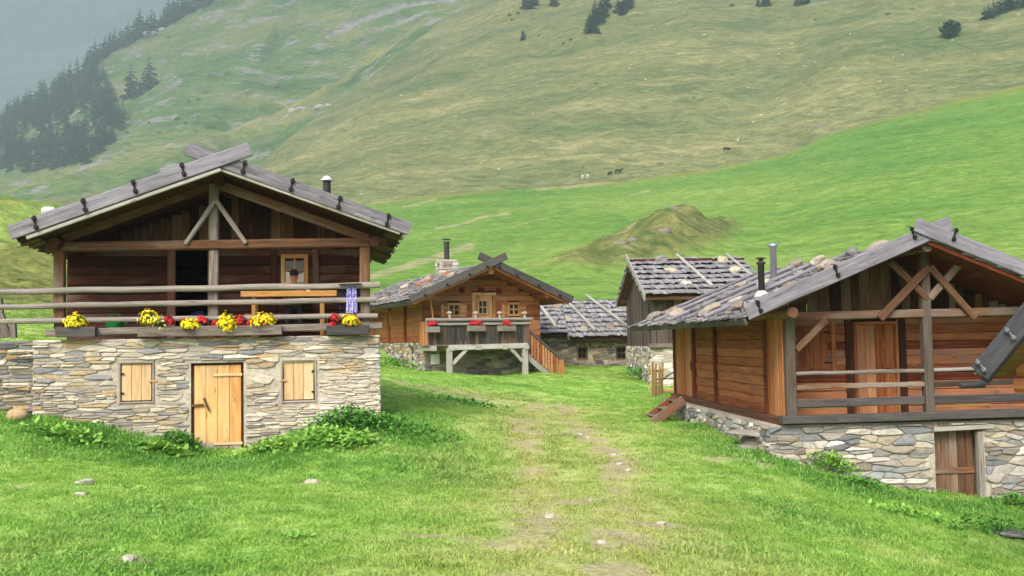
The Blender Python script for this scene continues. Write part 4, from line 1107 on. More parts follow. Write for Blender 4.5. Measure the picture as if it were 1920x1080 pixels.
# retaining wall left of the hut
RW = empty('retaining_wall', (FL.o.x, FL.o.y, FL.bz), FL.yaw, 'shaded dry stone terrace wall running left from the large hut', 'wall')
mb = MB(); ul0 = P(-420, 700, .35).x; ul1 = uL + .02
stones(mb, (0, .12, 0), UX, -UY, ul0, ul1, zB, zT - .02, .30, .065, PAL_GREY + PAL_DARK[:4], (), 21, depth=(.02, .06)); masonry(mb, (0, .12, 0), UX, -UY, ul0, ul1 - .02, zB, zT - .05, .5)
part(mb, 'stone_facing', [M['stone'], M['mortar']], RW)
RF = empty('trestle', FL.w(P(20, 600, .6).x, .62, zT), FL.yaw, 'weathered leaning timber props under the pole railing left of the large hut', 'trestle')
o_ = P(20, 632, .6)
for a, b in (((6, 634), (-2, 560)), ((26, 634), (24, 600)), ((2, 590), (16, 632)), ((-60, 636), (-62, 560))):
    mb = MB(); beam(mb, P(a[0], a[1], .6) - Vector((o_.x, .62, zT)), P(b[0], b[1], .6) - Vector((o_.x, .62, zT)), .11, .11, up=UY, seg=4, wob=.01); mb.build('prop', M['rail'], RF)

# things on the porch of the left hut ------------------------------------------------
def world(fr, q): return fr.w(q.x, q.y, q.z)
def planter(px0, px1, ytop, ybot, label, v=-.13):
    a, b = P(px0, (ytop + ybot) / 2, v - .09), P(px1, (ytop + ybot) / 2, v - .09); z0, z1 = P((px0 + px1) / 2, ybot, v - .09).z, P((px0 + px1) / 2, ytop, v - .09).z
    L = b.x - a.x; root = empty('planter', FL.w((a.x + b.x) / 2, v, z0), FL.yaw, label, 'planter', 'plank flower boxes on the porch edge'); h = z1 - z0
    mb = MB(); beam(mb, (-L / 2, -.09, h / 2), (L / 2, -.09, h / 2), .025, h, seg=4, wob=.004); beam(mb, (-L / 2, .09, h / 2), (L / 2, .09, h / 2), .025, h)
    for s in (-1, 1): beam(mb, (s * (L / 2 - .015), -.075, h / 2), (s * (L / 2 - .015), .075, h / 2), .025, h)
    beam(mb, (-L / 2 + .03, 0, .012), (L / 2 - .03, 0, .012), .15, .02); mb.build('box', M['greyd'] if L < 2 else M['rail'], root)
    mb = MB(); box(mb, (-L / 2 + .03, -.075, .03), (L / 2 - .03, .075, h * .8)); mb.build('soil', M['bark'], root)
    return root
planter(104, 178, 613, 632, 'short grey flower box with one round yellow cushion, leftmost on the porch edge')
planter(258, 528, 611, 630, 'longest grey flower box, filled with yellow and red blooms')
planter(612, 692, 610, 628, 'short grey flower box below the hanging towels')
def fpos(px, py, v=-.15): return world(FL, P(px, py, v))
G_ = 'flowers in the porch boxes'
flower_plant('yellow_flowers', fpos(142, 609), .2, .17, .15, 230, 'yellow_petal', 'round yellow flower cushion alone in the leftmost short box', G_, 1)
flower_plant('yellow_flowers', fpos(280, 604), .27, .15, .17, 95, 'yellow_petal', 'loose sparse yellow and cream flowers at the left end of the longest box', G_, 2, second=('cream_petal', 50))
flower_plant('trailing_flowers', fpos(297, 616), .17, .1, .13, 22, 'cream_petal', 'thin cream trailing flowers hanging over the longest box', G_, 12, leafn=50)
flower_plant('yellow_flowers', fpos(358, 614), .26, .16, .13, 230, 'yellow_petal', 'low wide yellow flower cushion in the middle of the longest box', G_, 3)
flower_plant('yellow_flowers', fpos(428, 612), .22, .17, .19, 240, 'yellow_petal', 'tall yellow flower cushion spilling down over the longest box', G_, 4, droop=.5)
flower_plant('yellow_flowers', fpos(493, 608), .25, .17, .16, 230, 'yellow_petal', 'yellow flower cushion at the right end of the longest box', G_, 5, second=('orange_petal', 18))
flower_plant('yellow_flowers', fpos(658, 607), .23, .17, .14, 200, 'yellow_petal', 'yellow flower cushion in the short box below the towels', G_, 6, second=('orange_petal', 26))
G2 = 'red geraniums in the porch boxes'
for i, (x, y, s, lab) in enumerate(((317, 601, .11, 'red geranium beside the sparse yellow flowers'), (348, 604, .1, 'red geranium head behind the low wide yellow cushion'), (379, 600, .11, 'red geranium between the low and the tall yellow cushions'),
                                    (405, 605, .08, 'small red geranium left of the tall yellow cushion'), (448, 600, .12, 'big red geranium right of the tall yellow cushion'), (472, 604, .09, 'red geranium left of the box end cushion'), (628, 596, .11, 'red geranium in the short box below the towels'), (624, 607, .07, 'lower small red geranium in the short box below the towels'))):
    flower_plant('geranium', fpos(x, y + 4, -.1), s, s * .8, s * .8, 60, 'red_petal', lab, G2, 30 + i, 45, 'geranium', fs=(.025, .045))
# watering can
c_ = world(FL, P(215, 619, .45)); wc = empty('watering_can', c_, FL.yaw + .3, 'green plastic watering can standing on the porch floor', 'watering can')
mb = MB(); lathe(mb, [(.11, -.02), (.13, .02), (.155, .2), (.15, .22), (.13, .215)], (0, 0, 0), 18); mb.build('body', M['green_plastic'], wc, True)
mb = MB(); pole(mb, [(.12, 0, .05), (.24, 0, .16), (.3, 0, .24)], .022, .016, lump=0, wob=0); mb.build('spout', M['green_plastic'], wc, True)
mb = MB(); pole(mb, [(.13, 0, .2), (.06, 0, .3), (-.06, 0, .3), (-.14, 0, .18), (-.15, 0, .06)], .014, .014, lump=0, wob=0, seg=20); mb.build('handle', M['green_plastic'], wc, True)
# table and benches
TB = empty('table', FL.w(P(541, 610, .75).x, .78, zT), FL.yaw, 'pale pine table behind the pole railing', 'table')
tl, tr = P(452, 550, .45).x - P(541, 610, .75).x, P(631, 550, .45).x - P(541, 610, .75).x; th_ = P(541, 549, .45).z - zT
mb = MB()
for k in range(5): beam(mb, (tl, -.33 + k * .14, th_), (tr, -.33 + k * .14, th_), .135, .045)
beam(mb, (tl + .0, -.40, th_ - .02), (tr, -.40, th_ - .02), .025, .11); mb.build('tabletop', M['light'], TB)
for x in (tl + .24, tr - .28):
    for y in (-.3, .28):
        mb = MB(); beam(mb, (x, y, -.02), (x, y, th_ - .03), .085, .085, up=UX); mb.build('leg', M['light'], TB)
mb = MB(); beam(mb, (tl + .3, -.02, .12), (tr - .3, -.02, .12), .04, .09); mb.build('stretcher', M['light'], TB)
BN = empty('bench', FL.w(P(541, 610, .75).x, 1.33, zT), FL.yaw, 'plain plank bench against the dark wall behind the pine table', 'bench')
mb = MB(); beam(mb, (tl, 0, .43), (tr, 0, .43), .32, .045); mb.build('seat', M['light'], BN)
for x in (tl + .2, tr - .2): mb = MB(); beam(mb, (x, 0, -.02), (x, 0, .41), .26, .05, up=UX); mb.build('leg', M['light'], BN)
# towels and cloth on the top rail
for i, (x, w_, m_, lab, d_) in enumerate(((654, .055, 'towel', 'narrow lilac patterned towel, left of the hanging pair', .0), (664, .055, 'towel', 'narrow lilac patterned towel, right of the hanging pair', .0), (645, .11, 'cloth_dark', 'navy cloth hanging left of the lilac towels', .09), (675, .1, 'cloth_dark', 'navy cloth hanging right of the lilac towels', .1))):
    mb = MB(); a = P(x, 538, -.03); zb = P(x, 590 - 8 * (i > 1), -.03).z - a.z; vs = []; nn, mm = 10, 10
    for j in range(mm + 1):
        for k in range(nn + 1):
            q = k / nn - .5; g = j / mm; ww = w_ * (1.4 + .75 * g) if i < 2 else w_ * 1.7
            vs.append((q * ww, .012 * math.sin(q * 14 + g * 1.5 + i) * g + (d_ if i > 1 else -.035), zb * g + .01))
    mb.add(vs, [[j * (nn + 1) + k, j * (nn + 1) + k + 1, (j + 1) * (nn + 1) + k + 1, (j + 1) * (nn + 1) + k] for j in range(mm) for k in range(nn)])
    o = mb.build('towel' if i < 2 else 'cloth', M[m_], None, True); o.location = world(FL, a); o.rotation_euler = (0, 0, FL.yaw)
    tag(o, lab, 'towel' if i < 2 else 'cloth', 'laundry on the porch railing'); sd_ = o.modifiers.new('t', 'SOLIDIFY'); sd_.thickness = .006
# blue bundle in the doorway, white stone on the roof, boulder under the wall
c_ = world(FL, P(372, 606, 1.9)); o = rock_mb(44, .22, .2, .26, 2, .3).build('sack', M['cloth_blue'], None, True); o.location = c_; tag(o, 'dark blue sack slumped just inside the open doorway', 'sack')
q = P(92, 396, .9); rock('roof_stone', world(FL, q), (.14, .14, .09), 'white rounded stone on the left eave of the large hut', 'roof stone', None, 61, S('#d8d8d4'))
g_ = gxy(33, 790); rock('boulder', at(33, 779, 18.2), (.19, .15, .14), 'ochre boulder at the foot of the shaded terrace wall', 'boulder', None, 62, S('#b39b76'))
# ------------------------------------------------------------------ right hut
FR = Frame(1740, 20.0, 4, bz=-1.2)
P, R = kit(FR)
H = house_root('mountain_hut', FR, 'warm brown larch hut with braced porch gable, on a rubble stone base', 'hut', 'old timber huts of the hamlet')
vW = 1.35
uBL = P(1441, 800).x; uW = P(1470, 690, .1).x; uRR = P(2075, 780).x; zT = P(1700, 792).z
fv = FR.sl(1286, 765, uBL)[0]; wv = FR.sl(1268, 680, uW)[0]; fv = max(fv, wv + .02)
door = R(1754, 812, 1846, 950)
zB = P(1750, 990).z
mb = MB(); o_ = [(door[0] - .02, door[1] + .02, door[2] - .4, door[3] + .16)]
stones(mb, (0, 0, 0), UX, -UY, uBL, uRR, zB, zT - .02, .33, .095, PAL_WARM, o_, 13, gap=.007, depth=(.02, .075), regular=1.0)
masonry(mb, (0, 0, 0), UX, -UY, uBL + .02, uRR, zB, zT, .5, [(door[0], door[1], door[2] - .4, door[3] + .12)])
stones(mb, (uBL, 0, 0), UY, -UX, .0, fv, zB, zT - .02, .3, .13, PAL_WARM, (), 14, gap=.012, depth=(.02, .06), regular=.9)
masonry(mb, (uBL + .01, 0, 0), UY, -UX, .51, fv, zB, zT, .45)
part(mb, 'stone_base', [M['stone'], M['mortar']], H)
mb = MB(); a, b = P(1751, 805, -.05), P(1862, 800, -.05); beam(mb, (a.x, .10, a.z), (b.x, .10, b.z), .36, .085, seg=6, wob=.01); part(mb, 'lintel', M['greypale'], H)
mb = MB(); l, r, b, t = door
beam(mb, (r - .06, .03, b - .2), (r - .06, .03, t + .02), .14, .11, up=UX, seg=6, wob=.012); part(mb, 'door_post', M['rail'], H); mb = MB(); beam(mb, (l + .02, .2, b - .2), (l + .02, .2, t + .02), .1, .06, up=UX); part(mb, 'door_post', M['rail'], H)
mb = MB(); bt = MB(); planked_leaf(mb, (0, .16, 0), UX, -UY, l + .04, r - .13, b - .15, t + .08, 5, battens=[(P(1790, 884).z, l + .03, r - .13, .12)], bat=bt); d_ = part(mb, 'cellar_door', M['brace'], H); d_['label'] = 'rusty brown plank door low in the rubble base'
sub(bt, 'batten', M['beam'], d_)
# porch floor beam, posts, ties
mb = MB(); a, b = P(1464, 788, -.06), P(2080, 769, -.06); beam(mb, a, b, .25, .15, seg=20, wob=.012); part(mb, 'sill_beam', M['greyd'], H)
mb = MB(); box(mb, (uW, .1, zT - .1), (uRR - .1, vW + .1, zT + .03)); part(mb, 'porch_floor', M['beam'], H)
for (x0, y0, x1, y1, w_) in ((1480, 592, 1484, 782, .2), (1737, 466, 1742, 776, .19), (1996, 585, 2002, 768, .2)):
    mb = MB(); a, b = P(x1, y1, .05), P(x0, y0, .05); beam(mb, a, (a.x, .05, b.z), w_, w_ * .95, up=UX, seg=12, wob=.012, ch=.02); part(mb, 'post', M['postd'], H)
mb = MB(); beam(mb, P(1470, 594, .05), P(2060, 580, .05), .19, .165, seg=18, wob=.012, ch=.02); part(mb, 'tie_beam', M['beam'], H)
for (a, b, v, w_, mt) in (((1650, 598), (1741, 500), -.09, .15, 'brace'), ((1828, 596), (1743, 500), -.09, .13, 'brace'), ((1668, 490), (1738, 560), -.02, .13, 'brace'), ((1806, 488), (1743, 560), -.02, .14, 'brace'), ((1493, 656), (1549, 600), -.0, .13, 'brace')):
    mb = MB(); beam(mb, P(a[0], a[1], v), P(b[0], b[1], v), .09, w_, up=UY if False else UZ, seg=5, wob=.01, ch=.015); part(mb, 'brace', M[mt], H)
# railings: two bays
for (x0, x1) in ((1492, 1732), (1750, 1990)):
    f = lambda x, y: y - (x - 1492) * .0275
    mb = MB(); pole(mb, [P(x, f(x, 701) + 1.2 * nz(x * .02), .0) for x in np.linspace(x0, x1, 8)], .038, .038, seg=14, wob=.006); part(mb, 'rail', M['rail'], H)
    mb = MB(); beam(mb, P(x0, f(x0, 727), .04), P(x1, f(x1, 727), .04), .05, .10, seg=12, wob=.03); part(mb, 'rail', M['brace'] if x0 < 1600 else M['postd'], H)
    mb = MB(); beam(mb, P(x0, f(x0, 757), .02), P(x1, f(x1, 757), .02), .06, .16, seg=6, wob=.01); part(mb, 'rail', M['greyd'], H)
# timber front wall
dr = R(1601, 603, 1684, 776, vW); wi = R(1496, 610, 1553, 694, vW)
ap = P(1738, 452, -.75); eL = P(1404, 599, -.75); sl_ = (ap.z - eL.z) / (ap.x - eL.x); eR = Vector((2 * ap.x - eL.x, -.75, eL.z))
def roofz(u): return ap.z - abs(u - ap.x) * sl_ - .05
zt0 = P(1740, 596, vW).z; uWR = uRR - .15; zF = zT + .03
mb = MB(); siding(mb, (0, vW, 0), UX, -UY, uW + .02, uWR, zF, zt0, .17, [dr, wi], lift=.02, wob=.01); part(mb, 'log_wall', M['orange_r'], H)
mb = MB(); siding(mb, (0, vW, 0), UX, -UY, uW + .02, uWR, zt0, 9, .2, (), vertical=True, top=roofz, th=.04, lift=.02); part(mb, 'gable_boarding', M['dark_plank'], H)
for x in (1592, 1692):
    u = P(x, 690, vW).x; mb = MB(); beam(mb, (u, vW - .03, zF), (u, vW - .03, zt0), .08, .15, up=UX); part(mb, 'wall_post', M['dark'], H)
mb = MB(); l, r, b, t = dr; planked_leaf(mb, (0, vW + .0, 0), UX, -UY, l + .06, r - .06, b, t - .06, 4)
d_ = part(mb, 'door', M['orange'], H); mb = MB()
for x in (l + .03, r - .03): beam(mb, (x, vW - .03, b), (x, vW - .03, t), .09, .06, up=UX)
beam(mb, (l + .06, vW - .03, t - .03), (r - .06, vW - .03, t - .03), .09, .06); sub(mb, 'door_frame', M['orange'], d_)
mb = MB(); c = P(1668, 690, vW); pole(mb, [(c.x, vW - .02, c.z), (c.x, vW - .06, c.z), (c.x - .1, vW - .06, c.z)], .012, .012, n=7, lump=0, wob=0); sub(mb, 'handle', M['iron'], d_)
mb = MB(); l, r, b, t = wi; planked_leaf(mb, (0, vW - .01, 0), UX, -UY, l, r, b, t, 4); s_ = part(mb, 'shutter', M['orange'], H)
for z in (b + .15, t - .15): mb = MB(); beam(mb, (r - .1, vW - .02, z), (r + .06, vW - .02, z), .014, .035, ch=.003); sub(mb, 'hinge', M['iron'], s_)
mb = MB(); beam(mb, (r + .1, vW - .03, b - .1), (r + .1, vW - .03, t + .05), .05, .1, up=UX); part(mb, 'shutter_post', M['orange'], H)
# long side wall
vN = .12; sd = lambda x, y: FR.sl(x, y, uW)
zs0, zs1 = zT + .03, sd(1440, 600)[1] + .12
vs_ = [sd(x, 680)[0] for x in (1304, 1344, 1440)]
mb = MB(); siding(mb, (uW, 0, 0), UY, -UX, vN + .9, wv, zs0 + .1, zs1, .2, (), lift=.02, wob=.008); part(mb, 'side_wall', M['brown_side'], H)
mb = MB(); siding(mb, (uW - .02, 0, 0), UY, -UX, vN, vN + .9, zs0 + .02, zs1, .16, (), vertical=True, lift=.03); part(mb, 'corner_boarding', M['orange'], H)
mb = MB(); siding(mb, (uW - .02, 0, 0), UY, -UX, vs_[0], wv, zs0 + .02, zs1, .2, (), vertical=True, lift=.02); d_ = part(mb, 'side_door', M['orange'], H)
mb = MB(); c = (uW - .06, vs_[0] + .25, zs0 + .95); beam(mb, (c[0], c[1], c[2] - .12), (c[0], c[1], c[2] + .12), .02, .03, up=UX, ch=.004); sub(mb, 'handle', M['iron'], d_)
for v in (vs_[0], vs_[1], vN + .95, wv):
    mb = MB(); beam(mb, (uW - .035, v, zs0), (uW - .035, v, zs1), .09, .16, up=UY, seg=4, wob=.006); part(mb, 'wall_post', M['red'], H)
mb = MB(); beam(mb, (uW - .05, vN - .05, zs0 + .02), (uW - .05, wv + .1, zs0 + .02), .2, .2, seg=10, wob=.01); part(mb, 'side_sill', M['beam'], H)
mb = MB(); box(mb, (uW + .06, vN + .1, zT), (uW + .1, wv, zs1)); box(mb, (uW + .06, wv, zT), (uWR, wv + .1, zs1)); siding(mb, (uWR, vW, 0), UY, UX, 0, wv - vW, zF, zs1, .2, ()); part(mb, 'rear_wall', M['dark'], H)
for (x, y) in ((1487, 586), (1739, 462), (2000, 576)):
    p_ = P(x, y, -.6); mb = MB(); pole(mb, [p_, p_ + UY * 10.6], .105, .105, n=12, wob=.01); part(mb, 'purlin', M['brace'], H)
# roof
v0, v1 = -.72, 10.7
mb = MB(); RS = {}
for (e, s_) in ((eL, 31), (eR, 32)):
    q, al, slp = Vector((e.x, v0, e.z + .03)), Vector((0, v1 - v0, 0)), Vector((ap.x - e.x, 0, ap.z - e.z)); RS[s_] = (q, al, slp)
    slope_panel(mb, q, al, slp, course=.30, bw=(.09, .24), bt=.03, th=.07, seed=s_, over=.1, side_over=.0, ragged=.09)
part(mb, 'roof', [M['red'], M['shingle2']], H)
mb = MB(); q, al, slp = RS[31]; n_ = Vector((-slp.z, 0, slp.x)).normalized()
for k in range(14): t0 = k / 14; beam(mb, q + al * t0 - n_ * -.0 - slp.normalized() * .07 - n_ * .05, q + al * (t0 + 1 / 14.3) - slp.normalized() * .07 - n_ * .05, .05, .13, up=n_, seg=2, wob=.01)
part(mb, 'eave_board', M['greyd'], H)
vv = -.80
mb = MB(); beam(mb, P(1399, 586, vv + .056), P(1783, 419, vv + .056), .05, .30, seg=10, wob=.006); part(mb, 'verge_board', M['grey'], H)
rt = P(1716, 421, vv); dlt = Vector((1, 0, -sl_)).normalized(); mb = MB(); beam(mb, rt, rt + dlt * 4.6, .05, .27, seg=10, wob=.006); part(mb, 'verge_board', M['grey'], H)
mb = MB(); beam(mb, eL + Vector((0, .02, .03)), ap + Vector((0, .02, .03)), .06, .09); beam(mb, ap + Vector((.03, .09, .01)), Vector((eR.x, -.66, eR.z)), .06, .09); part(mb, 'verge_strip', M['red'], H)
for (x, y, s) in ((1423, 575, 0), (1568, 508, 0), (1712, 437, 0), (1790, 440, 1)):
    d = Vector((math.sin(rad(-20 if not s else 20)), 0, 1)).normalized(); part(clamp_mb(P(x, y, vv - .03 + (0 if s else .056)), None, d), 'clamp', M['iron'], H)
def roof_at(fr, RSk, a, s, lift=.08):
    q, al, slp = RSk; n = al.cross(slp).normalized()
    if n.z < 0: n = -n
    return q + al * a + slp * s + n * lift
# flues
mb = MB(); c = roof_at(FR, RS[31], .24, .33, .0); lathe(mb, [(.07, -.1), (.07, .72), (.10, .74), (.10, .78), (.05, .78), (.05, .84), (.11, .85), (.11, .87)], c, 12); q = part(mb, 'stove_pipe', M['pipe'], H, True)
mb = MB(); lathe(mb, [(.2, -.02), (.14, .1), (.075, .16)], c, 12); sub(mb, 'flashing', M['lead'], q, True)
a_, d_ = FR.pl(1450, 488, 4.5); mb = MB(); lathe(mb, [(.08, -.9), (.08, .30), (.12, .33), (.13, .36), (.1, .4), (.03, .42)], (a_, 4.5, d_), 14); part(mb, 'steel_flue', M['steel'], H, True)
# poles and stones that hold the shingles down
def roof_pole(fr, RSk, a, s0, s1, da, r, label, group, mat='rail', up_extra=0.0):
    p0 = roof_at(fr, RSk, a, s0, .11 + up_extra * .8); p1 = roof_at(fr, RSk, a + da, s1, .11 + up_extra); o = world(fr, p0); mb = MB()
    ca, sa = math.cos(fr.yaw), math.sin(fr.yaw); d = p1 - p0; d = Vector((d.x * ca - d.y * sa, d.x * sa + d.y * ca, d.z))
    pole(mb, [(0, 0, 0), d], r, r * .75, wob=.02, seg=8); ob = mb.build('roof_pole', M[mat]); ob.location = o; return tag(ob, label, 'roof pole', group)
def roof_stone(fr, RSk, a, s, size, label, group, col, seed, flat=True):
    p = roof_at(fr, RSk, a, s, .06 + size[2] * .75); q, al, slp = RSk; ang = math.atan2(slp.z, math.hypot(slp.x, slp.y))
    mb = rock_mb(seed, *size, col=col, flat=False, rough=.42); o = mb.build('roof_stone', M['rock'])
    n = al.cross(slp).normalized(); n = n if n.z > 0 else -n
    ca, sa = math.cos(fr.yaw), math.sin(fr.yaw); n = Vector((n.x * ca - n.y * sa, n.x * sa + n.y * ca, n.z))
    o.rotation_mode = 'QUATERNION'; o.rotation_quaternion = n.to_track_quat('Z', 'Y') @ Matrix.Rotation(seed * 2.4, 4, 'Z').to_quaternion(); o.location = world(fr, p); return tag(o, label, 'roof stone', group)
rg = random.Random(5); GRP = 'poles laid up the slope of the right hut roof'
for i in range(6): roof_pole(FR, RS[31], .08 + i * .16 + rg.uniform(-.02, .02), rg.uniform(-.01, .1), rg.uniform(.9, 1.0), rg.uniform(-.025, .025), rg.uniform(.038, .055), 'weathered pole lying up the shingle slope of the right hut roof', GRP, 'grey')
GRP = 'stones weighing down the right hut roof'; cols = [S('#8d877e'), S('#a3988a'), S('#7b7875'), S('#b3a896'), S('#8e8173')]
k = 0
for (a, s, sz, lab) in ((.10, .62, (.30, .17, .10), 'long tan stone slab on the right hut roof near the gable edge'), (.20, .70, (.26, .16, .11), None), (.30, .42, (.34, .16, .09), 'broad pale stone behind the dark stove pipe on the right roof'), (.42, .55, (.24, .17, .1), None), (.17, .12, (.3, .17, .09), 'long brown stone low on the right hut roof by the eave'),
                        (.05, .16, (.22, .17, .1), None), (.36, .12, (.28, .2, .1), None), (.50, .14, (.26, .2, .1), None), (.62, .10, (.25, .2, .12), None), (.74, .16, (.24, .2, .12), None), (.86, .10, (.26, .18, .13), 'mossy stone at the far eave corner of the right hut roof'),
                        (.13, .92, (.3, .2, .1), 'upright slab on the ridge of the right hut roof'), (.26, .95, (.24, .16, .1), None), (.40, .90, (.26, .18, .1), None), (.56, .93, (.24, .18, .11), None), (.06, .88, (.24, .15, .09), None), (.64, .6, (.25, .2, .1), None), (.52, .35, (.22, .18, .09), None), (.28, .22, (.22, .17, .09), None), (.11, .38, (.24, .15, .09), None)):
    roof_stone(FR, RS[31], a, s, tuple(q * .9 for q in sz), lab or 'rough grey-brown stone weighing down the shingles of the right hut roof', GRP, cols[k % 5], 200 + k); k += 1

# plank steps at the side door
c = at(1264, 770, 26.6); gzc = gz(c.x, c.y)
ST = empty('wooden_steps', (c.x - .25, c.y, gzc), FR.yaw, 'small weathered plank steps at the far side door of the brown larch hut', 'steps')
rise = at(1270, 748, 26.6).z - gzc
for y in (-.42, .42):
    mb = MB(); beam(mb, (-.42, y, .0), (.42, y, rise), .05, .24, seg=3, wob=.006); mb.build('stringer', M['red'] if y > 0 else M['beam'], ST)
for t_ in (.2, .52, .86):
    mb = MB(); beam(mb, (-.42 + .84 * t_, -.4, rise * t_ + .04), (-.42 + .84 * t_, .4, rise * t_ + .04), .24, .04); mb.build('tread', M['rail'], ST)
# ledge stones at the near corner
for i, (x, y, D, sz, lab) in enumerate(((1437, 812, 20.6, (.75, .4, .06), 'upper thin ledge slab at the corner of the rubble base'), (1413, 842, 20.5, (.52, .38, .09), 'middle ledge stone jutting from the corner of the rubble base'), (1385, 866, 20.6, (.42, .3, .04), 'flat grey step slab in the grass at the rubble base corner'))):
    q = at(x, y, D); rock('ledge_stone', q, sz, lab, 'stone', 'step stones at the hut corner', 300 + i, S('#9b978f'), .1 + i * .25, (.02, .03), True, .15)
mb = MB(); 
for (x, y, D, sx, sy, sz, sd_) in ((1440, 826, 20.75, .6, .35, .14, 1), (1425, 858, 20.7, .5, .35, .14, 2), (1465, 846, 20.2, .5, .3, .2, 3)):
    q = at(x, y, D); rock('corner_stone', q, (sx, sy, sz), ['rough stone under the upper ledge slab', 'rough stone at grass level below the ledge slabs', 'grey stone against the near face of the rubble base corner'][sd_ - 1], 'stone', 'step stones at the hut corner', 310 + sd_, S('#8e887c'), .2, (0, 0), True, .3)
q = gxy(1905, 1006); rock('flat_slab', (q[0], q[1], gz(*q) + .05), (.35, .28, .03), 'flat grey slab lying in the grass at the lower right', 'stone', None, 320, S('#8f8d8c'), .3, (0, .05), True, .12)

# ------------------------------------------------------------------ centre hut
FC = Frame(905, 41.0, 22, bz=-1.2)
P, R = kit(FC)
H = house_root('mountain_hut', FC, 'orange larch hut with grey plank balcony and small windows, middle of the hamlet', 'hut', 'old timber huts of the hamlet')
uL = P(796, 640).x; uR_ = P(1013, 620).x; zT = P(850, 641).z; zB = -2.2; vB = -1.35; vEnd = 11.0
ap = P(924, 497, -1.55); eL = P(772, 566, -1.55); sl_ = (ap.z - eL.z) / (ap.x - eL.x); eR = P(1070, 562, -1.55); eR = Vector((eR.x, -1.55, ap.z - (eR.x - ap.x) * sl_))
def roofz(u): return ap.z - abs(u - ap.x) * sl_ - .05
mb = MB(); ws = FC.sl(771, 665, uL)[0]
stones(mb, (0, 0, 0), UX, -UY, uL, uR_, zB, zT, .34, .14, PAL_DARK, (), 41, depth=(.02, .05)); masonry(mb, (0, 0, 0), UX, -UY, uL + .02, uR_, zB, zT - .02, .4)
so_ = (ws - .3, ws + .3, zB, P(790, 650).z)
stones(mb, (uL, 0, 0), UY, -UX, 0, vEnd, zB, zT, .34, .14, PAL_GREY, [so_], 42, depth=(.02, .05)); masonry(mb, (uL + .02, 0, 0), UY, -UX, .41, vEnd, zB, zT - .02, .4, [so_])
part(mb, 'stone_base', [M['stone'], M['mortar']], H)
mb = MB(); siding(mb, (uL + .12, 0, 0), UY, -UX, so_[0] + .02, so_[1] - .02, zB, so_[3], .2, (), vertical=True); part(mb, 'cellar_door', M['dark'], H)
dr = R(885, 549, 929, 640); w1 = R(838, 568, 863, 594); w2 = R(951, 567, 974, 593)
mb = MB(); siding(mb, (0, 0, 0), UX, -UY, uL, uR_, zT, 9, .2, [w1, w2, (dr[0], dr[1], zT, dr[3])], top=roofz, th=.08, lift=.015, wob=.005); part(mb, 'log_wall', M['orange'], H)
sw = FC.sl(728, 598, uL)[0]; z0, z1 = FC.sl(728, 610, uL)[1], FC.sl(728, 583, uL)[1]; eh = eL.z + .2
mb = MB(); siding(mb, (uL, 0, 0), UY, -UX, .02, vEnd, zT, eh, .2, [(sw - .35, sw + .35, z0, z1)], th=.08, lift=.015); siding(mb, (uR_, 0, 0), UY, UX, .02, vEnd, zT, eh, .2, (), th=.08); part(mb, 'side_wall', M['brown_side'], H)
window(H, (uL - .02, 0, 0), UY, -UX, sw - .35, sw + .35, z0, z1, .07, 2, 2, 'light')
for v in (.05, 2.6, 5.2, 8.0):
    mb = MB(); beam(mb, (uL - .05, v, zT), (uL - .05, v, eh), .1, .18, up=UY); part(mb, 'wall_post', M['orange_r'], H)
mb = MB(); box(mb, (uL + .1, .1, zT), (uR_ - .1, .14, zT + 2.2)); part(mb, 'room_lining', M['dark'], H)
for w_ in (w1, w2):
    window(H, (0, -.04, 0), UX, -UY, *w_, .09, 2, 2, 'light', .06, mw=.05)
for (x0, x1) in ((827, 838), (863.5, 875), (941, 951.5), (974.5, 986)):
    q = R(x0, 571, x1, 594, -.03); mb = MB(); planked_leaf(mb, (0, -.04, 0), UX, -UY, *q, 2, battens=[(q[2] + .14, q[0], q[1], .07), (q[3] - .14, q[0], q[1], .07)]); part(mb, 'shutter', M['light'], H)
mb = MB(); l, r, b, t = dr; planked_leaf(mb, (0, -.02, 0), UX, -UY, l + .14, r - .14, zT, t - .1, 4)
d_ = part(mb, 'door', M['light'], H); mb = MB()
for x in (l + .06, r - .06): beam(mb, (x, -.05, zT), (x, -.05, t), .1, .15, up=UX)
beam(mb, (l, -.06, t - .05), (r, -.06, t - .05), .1, .12); sub(mb, 'door_frame', M['light'], d_)
q = R(896, 562, 914, 590, -.07); window(H, (0, -.07, 0), UX, -UY, *q, .05, 2, 2, 'pale', .04, name='door_window', mw=.045)
# balcony
zd = zT + .02; b0, b1 = P(803, 620, vB).x, P(993, 620, vB).x; zr = P(900, 599, vB).z
mb = MB(); box(mb, (b0, vB, zd - .16), (b1, -.02, zd)); part(mb, 'balcony_floor', M['rail'], H)
mb = MB(); siding(mb, (0, vB, 0), UX, -UY, b0, b1, P(900, 645, vB).z, zr - .05, .15, (), vertical=True, th=.035, lift=.02); siding(mb, (b1, vB, 0), UY, UX, .04, 1.3, P(900, 643, vB).z, zr - .05, .16, (), vertical=True, th=.035)
part(mb, 'balcony_parapet', M['parapet'], H)
mb = MB(); siding(mb, (b0, vB, 0), UY, -UX, .04, 1.3, P(900, 645, vB).z, zr - .05, .16, (), vertical=True, th=.035); part(mb, 'balcony_side', M['orange'], H)
mb = MB(); pole(mb, [(b0 - .1, vB - .01, zr), (b1 + .15, vB - .01, zr)], .07, .06, wob=.01); part(mb, 'handrail', M['rail'], H)
mb = MB(); beam(mb, (b0, vB - .07, zr - .17), (b1, vB - .07, zr - .17), .05, .09); part(mb, 'rail', M['rail'], H)
